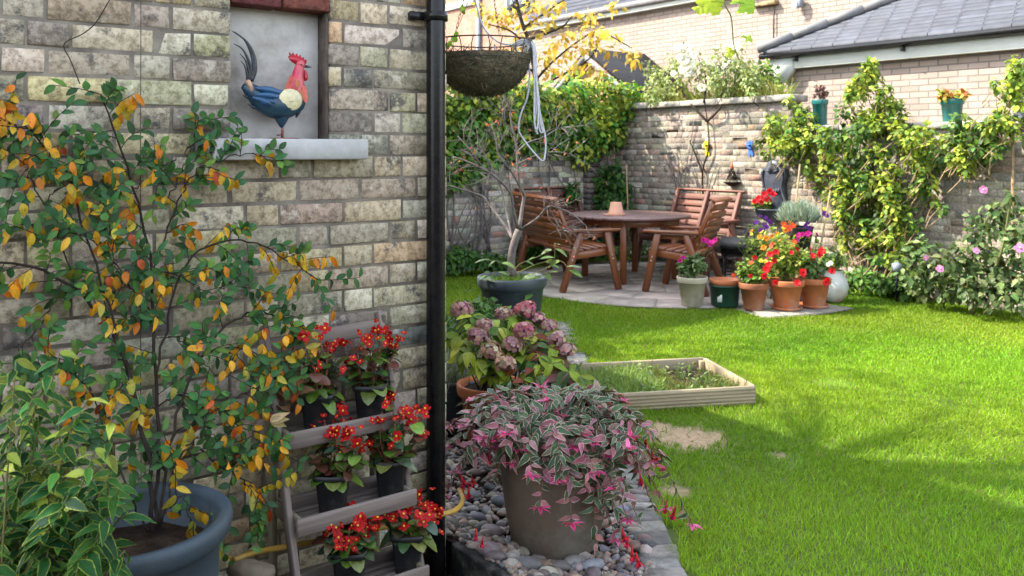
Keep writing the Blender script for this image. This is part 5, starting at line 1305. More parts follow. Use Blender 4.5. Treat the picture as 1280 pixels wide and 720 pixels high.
# ------------------------------------------------------------------ raised bed
def raised_bed():
    o2, a, b, L, D = BED['o'], BED['a'], BED['b'], BED['L'], BED['D']; a3 = np.array([*a, 0]); b3 = np.array([*b, 0]); o = np.array([*o2, 0])
    R = np.stack([a3, b3, UP], 1); h = .108
    root = thing('raised_bed', 'low rectangular raised bed of pale grooved timber boards on the lawn', 'raised bed', o+a3*L/2+b3*D/2)
    def board(p0, p1, inner):
        m = MB(); d = (p1-p0); l = np.linalg.norm(d); d /= l; nrm = np.cross(d, UP)
        Rb = np.stack([d, nrm, UP], 1); m.box((p0+p1)/2+UP*h/2, (l, .026, h), Rb, .004)
        for k in range(5): m.box((p0+p1)/2+UP*(.016+k*.0195)+nrm*.0145, (l, .005, .012), Rb, .002)
        m.build('board', M['sleeper'], root)
    board(o+a3*L, o, 0); board(o+b3*D, o+a3*L+b3*D, 0); board(o+b3*.014, o+b3*(D-.014), 0) ; board(o+a3*L+b3*(D-.014), o+a3*L+b3*.014, 0)
    for s, t in ((0, 0), (1, 0), (0, 1), (1, 1)):
        m = MB(); m.box(o+a3*(L*s+(.03 if s == 0 else -.03))+b3*(D*t+(.03 if t == 0 else -.03))+UP*.045, (.035, .035, .1), R, .003); m.build('corner_post', M['sleeper'], root)
    s = MB(); n = 30; P = []; wv = Wave(12, 6, 8)
    for i in range(n):
        for j in range(n):
            p = o+a3*(.016+(L-.032)*i/(n-1))+b3*(.016+(D-.032)*j/(n-1))+UP*.035; p[2] += .01*wv(p); P.append(p)
    s.add(P, [[i*n+j, (i+1)*n+j, (i+1)*n+j+1, i*n+j+1] for i in range(n-1) for j in range(n-1)]); s.build('soil', M['soil'], root, True)
    w = MB(); n = 9000; i = rng.random(n); j = rng.random(n); wl = Wave(5, 8, 15)
    P = o+a3*(.03+(L-.06)*i)[:, None]+b3*(.03+(D-.06)*j)[:, None]+UP*.03
    keep = wl(P) > -.55+.5*(i < .28)*(j > .3); P = P[keep]; i, j = i[keep], j[keep]; n = len(P)
    tall = np.clip(.6+.5*wl(P+2), .3, 1.4)
    D_ = np.stack([rng.normal(0, .7, n), rng.normal(0, .7, n), np.ones(n)], 1)
    w.leaves(P, D_, unit(n), rng.uniform(.06, .16, n)*tall, .006, np.where((i < .4)[:, None], pal(n, [(.09, .14, .035), (.13, .17, .045), (.18, .17, .07)], None, .25), pal(n, [(.17, .28, .07), (.22, .31, .1), (.13, .22, .05)], None, .2)), 'blade', .7, .1)
    n = 500; i = rng.random(n); j = rng.random(n); P = o+a3*(.03+(L-.06)*i)[:, None]+b3*(.03+(D-.06)*j)[:, None]+UP*rng.uniform(.05, .1, (n, 1))
    w.leaves(P, unit(n)-UP*.1, UP+unit(n)*.4, rng.uniform(.02, .05, n), .02, pal(n, [(.12, .2, .06), (.2, .26, .12), (.08, .14, .04)], None, .2), 'mid', .3, .2)
    tag(w.build('bed_weeds', M['grass'], None, origin=o+a3*L/2), 'feathery grass and weeds growing inside the raised timber bed', 'weeds', None, 'stuff')
raised_bed()

# ------------------------------------------------------------------ furniture
def slatted_seat(name, label, cat, c, f, width, m, mt=None, group=None, battens=1):
    """A-legged garden seat; local +y is the way it faces"""
    c = np.array([c[0], c[1], .018]); f = np.array([f[0], f[1], 0])/np.hypot(*f[:2]); s = np.array([f[1], -f[0], 0]); mt = mt or m
    o = thing(name, label, cat, c, 0, group)
    Q = lambda x, y, z: c+s*x+f*y+UP*z
    tone = lambda: tuple(np.ones(3)*rng.uniform(.82, 1.15))
    w = width/2
    for e in (-1, 1):
        x = e*(w-.03)
        b = MB(); b.beam(Q(x, -.34, 0), Q(x, -.13, .615), .045, .07, f, .006, tone()); b.build('leg', m, o)
        b = MB(); b.beam(Q(x, .31, 0), Q(x, .17, .615), .045, .07, f, .006, tone()); b.build('leg', m, o)
        b = MB(); b.box(Q(x, .03, .632), (.075, .6, .032), np.stack([s, f, UP], 1), .008, tone()); b.build('armrest', mt, o)
        b = MB(); b.beam(Q(e*(w-.075), -.24, .36), Q(e*(w-.075), .25, .41), .035, .075, UP, .005, tone()); b.beam(Q(e*(w-.075), -.2, .58), Q(e*(w-.075), .2, .58), .03, .05, UP, .005, tone()); b.build('side_rail', m, o)
        k = MB()
        for y, z in ((.225, .37), (-.235, .33), (.235, .33), (-.225, .37)): k.blob(Q(x+e*.024, y, z), (.009, .009, .009), None, 8, 5, (.5, .5, .5))
        k.build('bolts', M['stone'], o)
    st = MB()
    for i in range(6): st.box(Q(0, -.2+i*.088, .415+.008*i-.01*(i == 5)), (width-.12, .078, .024), np.stack([s, f, UP], 1), .006, tone())
    st.box(Q(0, .275, .39), (width-.12, .025, .075), np.stack([s, f, UP], 1), .006, tone()); st.build('seat', mt, o)
    bk = MB(); d = np.array([0, -.25, .6]); d /= np.linalg.norm(d)
    dirn = f*d[1]+UP*d[2]; nf = np.cross(s, dirn)
    for i in range(6):
        t = .08+i*.085; p = Q(0, -.2, .42)+dirn*t; bk.box(p+nf*(.0-.02*((i-2.5)/2.5)**2+.015)*1, (width-.14, .022, .07), np.stack([s, nf, dirn], 1), .005, tone())
    ob = bk.build('backrest', mt, o)
    xs = [-(w-.1), w-.1]+([0] if battens == 1 else [])
    for x in xs:
        b = MB(); b.beam(Q(x, -.17, .34)-nf*.03, Q(x, -.17, .34)-nf*.03+dirn*.66, .05, .045, nf, .006, tone()); b.build('back_post', m, o)
    cp = MB(); cp.box(Q(0, -.2, .42)+dirn*.59-nf*.01, (width-.08, .06, .02), np.stack([s, nf, dirn], 1), .004, (1.5, 1.5, 1.45)); cp.build('top_rail', m, o)
    return o
def furniture():
    slatted_seat('garden_bench', 'red brown slatted bench seen from behind at left of the round table', 'bench', (.605, 9.9), (.94, .34), 1.45, M['stainwood'], None, 'garden benches round the table')
    slatted_seat('garden_chair', 'red brown slatted armchair at right of the table, its back towards the flower pots', 'chair', (1.81, 9.3), (-.87, .5), .66, M['stainwood'], None, None, 0)
    slatted_seat('garden_bench', 'faded purple brown bench with its back to the sunlit garden wall', 'bench', (2.14, 10.78), (-.8026, -.5965), 1.2, M['darkstain'], None, 'garden benches round the table')
    slatted_seat('garden_bench', 'faded brown bench half hidden behind the left bench, backing onto the ivy wall', 'bench', (.72, 11.45), (.5965, -.8026), 1.15, M['darkstain'], None, 'garden benches round the table')
    c = np.array([1.36, 10.2, .018]); R = .7; zt = .735
    t = thing('garden_table', 'round slatted purple brown garden table on stained wooden legs', 'table', c)
    d = np.array([.97, .24, 0]); n = np.array([-.24, .97, 0]); b = MB(); k = 13; w = 2*R/k
    for i in range(k):
        y0, y1 = -R+i*w+.004, -R+(i+1)*w-.004
        ys = np.linspace(y0, y1, 4); xr = np.sqrt(np.maximum(R*R-ys**2, .002))
        pts = [(x, y) for x, y in zip(xr, ys)]+[(-x, y) for x, y in zip(xr[::-1], ys[::-1])]
        v0 = MB(); tn = tuple(np.ones(3)*rng.uniform(.85, 1.15))
        b.prism(pts, zt-.028, zt, tn, fr=lambda x, y, z: c+d*x+n*y+UP*z, bev=.004)
    b.build('table_top', M['tabletop'], t)
    a = MB(); ang = np.linspace(0, 2*PI, 9)+.3
    for i in range(8):
        p0 = c+np.array([math.cos(ang[i]), math.sin(ang[i]), 0])*.58+UP*(zt-.07); p1 = c+np.array([math.cos(ang[i+1]), math.sin(ang[i+1]), 0])*.58+UP*(zt-.07); a.beam(p0, p1, .025, .075, UP, .004)
    a.build('apron', M['stainwood'], t)
    for g in (-1.83, -.26, 1.31, 2.88):
        q = c+np.array([math.cos(g), math.sin(g), 0])*.52; l = MB(); l.beam(q, q+UP*(zt-.03), .07, .07, np.array([math.cos(g), math.sin(g), 0]), .006); l.build('leg', M['stainwood'], t)
    for g in (-1.83, -.26):
        p = MB(); q = np.array([math.cos(g), math.sin(g), 0]); p.beam(c-q*.5+UP*(zt-.06), c+q*.5+UP*(zt-.06), .04, .05, UP, .004); p.build('cross_rail', M['stainwood'], t)
    # upturned clay pot
    q = px(770, 255, 10.05); q[2] = c[2]+zt
    p = thing('upturned_pot', 'upturned pinkish clay pot standing on the round table', 'flower pot', q)
    b = MB(); b.lathe([(.085, 0), (.095, .004), (.095, .028), (.082, .032), (.064, .14), (.06, .146), (.001, .146)], q, 36); b.build('body', M['terrapink'], p, True)
    b = MB(); b.lathe([(.001, .0), (.125, .0), (.13, .012), (.12, .012), (.001, .006)], q+np.array([-.02, 0, .0005]), 36); b.build('saucer', M['terrapink'], p, True)
furniture()

# ------------------------------------------------------------------ pots and flowers on the patio edge
FL = {}
FL['red'] = flower_mesh('red_flower', 6, .032, (.55, .012, .02), (.3, .01, .01), M['petal'], .5, .8, 2)
FL['scarlet'] = flower_mesh('scarlet_flower', 5, .028, (.62, .06, .015), (.6, .2, .02), M['petal'], .4, .9, 1)
FL['orange'] = flower_mesh('orange_flower', 8, .03, (.62, .24, .02), (.35, .1, .01), M['petal'], .3, .55, 2)
FL['yellow'] = flower_mesh('yellow_flower', 6, .026, (.6, .48, .05), (.5, .3, .02), M['petal'], .35, .7, 1)
FL['magenta'] = flower_mesh('magenta_flower', 5, .03, (.52, .02, .25), (.3, .01, .1), M['petal'], .35, .9, 2)
FL['purple'] = flower_mesh('purple_flower', 5, .028, (.12, .02, .25), (.05, .01, .08), M['petal'], .3, .9, 1)
FL['pink'] = flower_mesh('pink_flower', 5, .04, (.55, .2, .42), (.5, .4, .3), M['petal'], .25, .9, 1)
FL['white'] = flower_mesh('white_flower', 6, .045, (.75, .74, .68), (.6, .5, .2), M['petal'], .4, .9, 2)
def bouquet(name, label, base, c, r, ns, nl, L, cols, wts, flowers, cat='flowering plant', tpl='mid', extra=None, group=None, sc=1.0):
    root = thing(name, label, cat, base, 0, group); st = MB(); lf = MB()
    tips = stemmed(st, lf, base, c, r, ns, nl, L, .6, cols, wts, tpl, zfloor=base[2]+.02)
    k = 0
    for kind, n in flowers:
        for i in range(n):
            p = tips[(k*7+i) % len(tips)]+rng.normal(0, .012, 3); k += 1
            d = p-np.asarray(c); d = d/np.linalg.norm(d)+np.array([-.1, -.6, .3])
            if kind == 'geranium':
                for q in range(6): put(FL['red'], 'flower', root, p+rng.normal(0, .018, 3), d+unit(1)[0]*.5, .75*sc)
            else: put(FL[kind], 'flower', root, p+UP*.012, d, rng.uniform(.55, .95)*sc)
    if extra:
        for kind, pts in extra.items():
            for (x, y, Y, s) in pts:
                p = px(x, y, Y); b = np.asarray(base)+rng.normal(0, .02, 3)*[1, 1, 0]; st.tube(twig(b, p, .03, 7, .05), [.002, .0012], 4)
                put(FL[kind], 'flower', root, p, np.array([-.1, -1, .3])+unit(1)[0]*.35, s*.85)
    st.build('stems', M['greenstem'], root); lf.build('leaves', M['leaf'], root, True)
    return root
def patio_pots():
    g = 'terracotta pots on the patio edge'
    at = lambda x, y: gr(x, y, .018)+np.array([0, .1, 0])
    p = at(868, 384); o, t = flower_pot('flower_pot', 'pale stone coloured pot with magenta flowers in front of the garden chair', p, .275, .135, .098, M['palepot'])
    bouquet('magenta_geranium', 'leggy geranium with a few magenta flower heads in the pale pot', t, t+UP*.14, (.15, .14, .15), 22, 16, .055, [(.1, .17, .05), (.14, .2, .09), (.06, .12, .04)], None, [], 'geranium', 'round',
            {'magenta': [(884, 301, 8.35, 1.1), (890, 303, 8.33, 1.1), (879, 300, 8.38, 1), (894, 300, 8.35, .9), (854, 322, 8.35, 1), (850, 326, 8.34, .9), (887, 306, 8.33, .8)]})
    p = at(909, 384); pt = thing('green_tub', 'dark green plastic tub with a white label and a clay liner pot', 'tub', p)
    b = MB(); h = .2; b.lathe([(.001, 0), (.118, 0), (.125, .01), (.142, h-.012), (.147, h-.012), (.147, h), (.13, h), (.125, .05)], p, 40, sq=.25); b.build('body', M['greenpot'], pt, True)
    b = MB(); b.box(p+np.array([-.075, -.116, .085]), (.045, .004, .07), np.array(Matrix.Rotation(-.5, 3, 'Z')), .001); b.build('label', M['white'], pt)
    b = MB(); b.lathe([(.1, h+.002), (.138, h+.002), (.142, h+.05), (.13, h+.052), (.125, h+.015), (.001, h+.012)], p, 40, sq=.2); b.build('liner', M['terra'], pt, True)
    b = MB(); b.tube(spline([p+np.array([.15, -.02, h-.03]), p+np.array([.17, -.04, h+.12]), p+np.array([.2, -.03, h+.2])], 10), .007, 6); b.build('handle', M['blackplastic'], pt, True)
    p = at(946, 389); o, t = flower_pot('flower_pot', 'plain brown clay pot left of the brightest terracotta pot', p, .25, .128, .088, M['terrabrown'], None, g)
    bouquet('red_zinnia', 'leafy plant with double red flowers in the plain brown pot', t, t+np.array([0, 0, .13]), (.16, .14, .17), 26, 16, .06, [(.13, .22, .035), (.2, .27, .04), (.08, .15, .03)], None, [('scarlet', 2)], 'zinnia', 'mid',
            {'red': [(958, 337, 8.0, 1.4), (955, 345, 8.0, 1.2), (961, 331, 8.0, 1.2), (943, 322, 8.1, .9), (938, 345, 8.0, .8)], 'yellow': [(957, 327, 8.1, 1.1), (951, 326, 8.1, 1)], 'scarlet': [(917, 344, 8.2, 1)]})
    p = at(987, 389); o, t = flower_pot('flower_pot', 'bright orange terracotta pot on a saucer at the middle of the row', p, .265, .152, .105, M['terra'], M['terra'], g)
    bouquet('red_dahlia', 'tall bushy plant with scattered red blooms in the bright terracotta pot', t, t+np.array([0, .02, .24]), (.25, .2, .27), 60, 18, .05, [(.15, .24, .035), (.22, .29, .045), (.09, .16, .03), (.27, .27, .06)], None, [('red', 3), ('scarlet', 4), ('magenta', 3), ('orange', 3)], 'dahlia', 'mid',
            {'red': [(1003, 341, 7.9, 1.5), (997, 354, 7.9, 1.2), (969, 353, 7.9, 1.1), (970, 315, 8.0, 1.1), (963, 318, 8.0, 1.1), (968, 326, 8, 1), (1016, 320, 8, 1), (989, 316, 8, .9)]})
    p = at(1022, 386); o, t = flower_pot('flower_pot', 'dark shaded terracotta pot on a saucer at right end of the row', p, .265, .145, .1, M['terra'], M['terra'], g)
    bouquet('red_geranium', 'geranium with round leaves and red heads in the right end pot of the row', t, t+np.array([.03, 0, .17]), (.2, .16, .22), 36, 16, .06, [(.13, .21, .06), (.18, .25, .08), (.07, .13, .05)], None, [('red', 4)], 'geranium', 'round',
            {'red': [(1027, 314, 8.1, 1.3), (1024, 318, 8.1, 1.2), (1040, 339, 8.0, 1.2), (1032, 353, 7.9, 1.2), (1034, 350, 7.9, 1)], 'white': [(1038, 329, 8, .6), (1035, 331, 8, .5)]})
    p = gr(1047, 380, .0)+np.array([0, .15, 0]); w = thing('round_pot', 'bulbous whitewashed pot with a worn orange patch beside the lawn', 'flower pot', p)
    b = MB(); b.lathe([(.001, 0), (.075, 0), (.1, .015), (.145, .08), (.157, .15), (.14, .225), (.1, .28), (.092, .3), (.1, .31), (.085, .31), (.08, .29), (.001, .27)], p, 44); b.build('body', M['whitepot'], w, True)
    bouquet('leafy_filler', 'pale green leafy plant growing above the whitewashed pot', p+UP*.28, p+np.array([-.02, 0, .4]), (.2, .17, .18), 26, 16, .055, [(.17, .25, .07), (.25, .32, .07), (.12, .2, .07)], None, [('yellow', 2)], 'plant')
    # tall plants behind the row
    b0 = np.array([2.62, 8.75, .018])
    bouquet('mixed_flowers', 'airy mixed orange and yellow flowers behind the terracotta row', b0, b0+np.array([.05, 0, .5]), (.42, .2, .36), 80, 15, .05, [(.18, .26, .04), (.25, .3, .05), (.1, .17, .03)], None, [('orange', 8), ('yellow', 6), ('magenta', 3)], 'flowering plant', 'mid',
            {'orange': [(965, 296, 8.6, 1.2), (958, 298, 8.6, 1.2), (972, 294, 8.6, 1.2), (955, 310, 8.5, 1.2), (988, 278, 8.6, 1)], 'scarlet': [(980, 281, 8.5, 1.4), (986, 285, 8.5, 1.3), (992, 282, 8.5, 1.1)], 'magenta': [(1010, 292, 8.4, 1.2), (1003, 293, 8.4, 1), (998, 294, 8.4, 1)]})
    b0 = np.array([2.5, 8.95, .018])
    bouquet('purple_petunia', 'trailing petunia with dark purple flowers near the wall fountain', b0, b0+np.array([.0, 0, .62]), (.16, .15, .22), 24, 12, .045, [(.1, .17, .04), (.15, .2, .06)], None, [('purple', 6)], 'petunia', 'mid',
            {'purple': [(958, 284, 8.8, 1.2), (962, 277, 8.8, 1.2), (951, 288, 8.8, 1.1), (955, 281, 8.8, 1), (957, 272, 8.8, .9), (1010, 278, 8.6, 1), (1012, 285, 8.6, 1), (1007, 282, 8.6, 1), (1031, 267, 8.6, 1.2), (1034, 270, 8.6, 1)]})
    p = np.array([2.86, 8.72, .018]); sd = thing('pedestal_pot', 'dark pot raised on a slim stand carrying the grey blue mound', 'flower pot', p)
    b = MB(); b.lathe([(.001, .5), (.085, .5), (.12, .7), (.128, .72), (.11, .72), (.1, .68), (.001, .68)], p, 32); b.build('body', M['blackplastic'], sd, True)
    b = MB(); b.lathe([(.001, 0), (.12, 0), (.12, .015), (.02, .03), (.018, .46), (.09, .498), (.001, .498)], p, 24); b.build('stand', M['wire'], sd, True)
    rt = thing('curry_plant', 'rounded mound of silvery grey blue foliage on the pedestal pot', 'plant', p+UP*.68); lf = MB(); c = p+np.array([-.02, 0, .79]); n = 3200; d = unit(n); d[:, 2] = np.abs(d[:, 2])*.9-.1
    lf.leaves(c+d*[.2, .18, .19]*rng.uniform(.45, 1, (n, 1)), d*.5+UP*.9+unit(n)*.3, unit(n), rng.uniform(.05, .085, n), .007, pal(n, [(.24, .32, .29), (.17, .25, .23), (.32, .38, .34)], None, .15), 'blade', .2, .1); lf.build('foliage', M['leaffar'], rt)
    # canes
    for x0, y0, x1, y1, Y in ((990, 300, 1000, 205, 8.7), (1024, 320, 1038, 238, 8.6)):
        c = MB(); a, b = px(x1, y1, Y), px(x0, y0, Y); a2 = b+(b-a)*((b[2])/(a[2]-b[2])); c.tube([a2, a], .008, 6)
        tag(c.build('bamboo_cane', M['tanstem'], None, origin=a2), 'bamboo cane standing among the flowers %s' % ('in front of the grey blue mound' if x0 == 990 else 'right of the grey blue mound, leaning right'), 'cane')
    # covered barbecue
    p = px(931, 315, 9.55); p[2] = 0.0; b = thing('barbecue', 'small black barbecue with a long rounded lid on thin legs by the wall', 'barbecue', p); zc = .43
    ax = np.array([.6, -.8, 0])*0+np.array([.93, -.36, 0]); pr = np.array([.36, .93, 0])
    l = MB(); k = 12; a = np.linspace(0, PI, k); prof = [(.15*math.cos(t), .12*math.sin(t)) for t in a]; l.prism(prof, -.25, .25, fr=lambda x, y, z: p+pr*x+ax*z+UP*(zc+y), bev=.02); l.build('lid', M['blackplastic'], b, True)
    l = MB(); prof = [(.145*math.cos(t), -.1*math.sin(t)-.004) for t in a]; l.prism(prof[::-1], -.24, .24, fr=lambda x, y, z: p+pr*x+ax*z+UP*(zc+y), bev=.02); l.build('bowl', M['blackpaint'], b, True)
    for s in (-1, 1):
        for e in (-1, 1):
            l = MB(); l.tube([p+ax*.2*s+pr*.1*e+UP*(zc-.08), p+ax*.24*s+pr*.14*e+UP*.02], .009, 6); l.build('leg', M['blackpaint'], b)
    l = MB(); l.tube([p+ax*.22-pr*.12+UP*.15, p-ax*.22-pr*.12+UP*.15, p-ax*.22+pr*.12+UP*.15, p+ax*.22+pr*.12+UP*.15, p+ax*.22-pr*.12+UP*.15], .006, 5); l.build('shelf_rail', M['blackpaint'], b)
patio_pots()

# ------------------------------------------------------------------ things on the garden wall
def wall_things():
    c = AP(968, 240, .03); f = thing('wall_fountain', 'dark lead coloured wall fountain with scroll top fixed to the garden wall', 'fountain', c)
    fr = lambda a, b, d: c-V*a+UP*b-U*d; lead = surf('dark_lead', (.03, .035, .05), (.05, .058, .075), .45, 14, .3, 50, .4)
    pts = [(-.15, -.28), (.15, -.28), (.17, -.1), (.15, .1), (.19, .2), (.17, .27), (.11, .29)]+[(.1*math.cos(t), .31+.07*math.sin(t)) for t in np.linspace(.2, PI-.2, 7)]+[(-.11, .29), (-.17, .27), (-.19, .2), (-.15, .1), (-.17, -.1)]
    b = MB(); b.prism(pts, -.025, .035, fr=fr, bev=.02); b.build('back_plate', lead, f)
    for e in (-1, 1):
        s = MB(); a = np.linspace(0, 1, 18); s.tube([fr(e*(.17-.05*t+.018*math.sin(t*9)), -.2+.46*t, .04) for t in a], [.02, .012, .018], 7); s.build('scroll', lead, f, True)
    s = MB()
    for t in np.linspace(.25, PI-.25, 9): s.tube([fr(.012*math.cos(t), .23, .045), fr(.06*math.cos(t), .235+.055*math.sin(t), .055), fr(.09*math.cos(t), .235+.1*math.sin(t), .035)], [.006, .012, .009], 6)
    s.build('shell_crest', lead, f, True)
    s = MB()
    for i in range(7): s.blob(fr(-.1+i*.033, .02-.012*math.cos((i-3)*.6), .05), (.018, .018, .026), None, 8, 6)
    s.build('shell_frieze', lead, f, True)
    s = MB(); rows = []
    for z, r in ((-.36, .03), (-.34, .1), (-.28, .18), (-.21, .22), (-.2, .23), (-.19, .22), (-.21, .2), (-.26, .12)): rows.append([fr(r*math.cos(t), z, .03+r*.9*math.sin(t)) for t in np.linspace(0, PI, 14)])
    v = [p for r in rows for p in r]; s.add(v, [[i*14+j, i*14+j+1, (i+1)*14+j+1, (i+1)*14+j] for i in range(7) for j in range(13)]); s.build('basin', lead, f, True)
    bp = fr(-.08, -.24, .12); bouquet('red_begonia', 'bright red flowers growing in the basin of the wall fountain', bp, bp+UP*.1, (.16, .1, .1), 22, 10, .05, [(.13, .22, .05), (.2, .27, .06)], None, [('red', 8)], 'begonia', 'round', {'red': [(956, 243, 9.7, 1.4), (962, 239, 9.7, 1.4), (949, 248, 9.7, 1.3), (967, 243, 9.7, 1.3), (952, 253, 9.7, 1), (944, 252, 9.7, 1), (958, 250, 9.7, 1)]})
    for x, colr, nm in ((883, (.6, .5, .03), 'yellow'), (937, (.05, .15, .5), 'blue')):
        c = AP(x, 181, .03); r = thing('rosette', f'small {nm} ribbon rosette pinned to the garden wall', 'rosette', c); m = surf('ribbon_'+nm, colr, tuple(k*.8 for k in colr), .6, 30, .1, 100, .3)
        R = np.stack([-V, UP, -U], 1); b = MB(); n = 14; a = np.arange(n)*2*PI/n; b.leaves(np.tile(c, (n, 1)), np.cos(a)[:, None]*-V+np.sin(a)[:, None]*UP-U*.1, np.tile(-U, (n, 1)), .05, .03, (1, 1, 1), 'petal', .1, .4); b.blob(c-U*.01, (.025, .025, .012), None, 10, 6); b.build('disc', m, r)
        for e in (-1, 1):
            b = MB(); b.leaves((c+U*.01)[None], (-UP-V*.18*e)[None], (-U)[None], .14, .035, (1, 1, 1), 'petal', .05, .2); b.build('ribbon_tail', m, r)
    c = AP(915, 228, .06); r = thing('wall_ornament', 'small dark bracket shelf with a cone of twigs and a red tip', 'ornament', c)
    b = MB(); b.lathe([(.001, -.05), (.03, -.045), (.1, -.005), (.11, .005), (.1, .008), (.001, .004)], c, 24); b.build('shelf', M['bark'], r, True)
    b = MB()
    for i in range(90):
        a = rng.uniform(0, 6.28); z = rng.uniform(.01, .16); q = .085*(1-z/.2); b.tube([c+np.array([math.cos(a)*q, math.sin(a)*q, z]), c+np.array([math.cos(a+.9)*q*.7, math.sin(a+.9)*q*.7, z+.04])], .004, 4)
    b.build('twig_cone', M['bark'], r)
    b = MB(); b.tube([c+UP*.16, c+UP*.21, c+UP*.26], [.02, .016, .004], 8); b.build('tip', M['terra'], r, True)
    # pots on top of the wall
    zt = 1.776
    def top(x): 
        p = AP(x, 150, -.1); p[2] = zt; return p
    p = top(1190); o, t = flower_pot('flower_pot', 'glossy teal green pot standing on the wall coping', p, .23, .105, .085, M['tealpot'])
    bouquet('coleus', 'orange and lime coleus growing in the teal pot on the wall', t, t+UP*.06, (.17, .15, .09), 26, 14, .06, [(.35, .2, .05), (.3, .3, .06), (.4, .12, .05), (.2, .25, .05)], None, [], 'coleus', 'oval')
    p = top(1025); o, t = flower_pot('flower_pot', 'dark teal pot on the lower wall half hidden by the vine', p, .29, .085, .075, M['tealpot'])
    bouquet('dark_succulent', 'dark purple leaved plant in the dark teal pot on the wall', t, t+UP*.12, (.1, .1, .13), 16, 12, .045, [(.06, .035, .05), (.1, .05, .06), (.15, .08, .06)], None, [], 'plant', 'mid')
    p = top(1282); o, t = flower_pot('flower_pot', 'blue grey plastic pot on the wall at the right edge', p, .21, .12, .1, M['greyplastic'])
    bouquet('wall_top_plant', 'sprawling plant with red tinged leaves in the blue grey wall pot', t, t+UP*.14, (.2, .14, .2), 20, 10, .06, [(.2, .26, .05), (.35, .2, .1), (.28, .3, .06)], None, [], 'plant', 'mid')
wall_things()

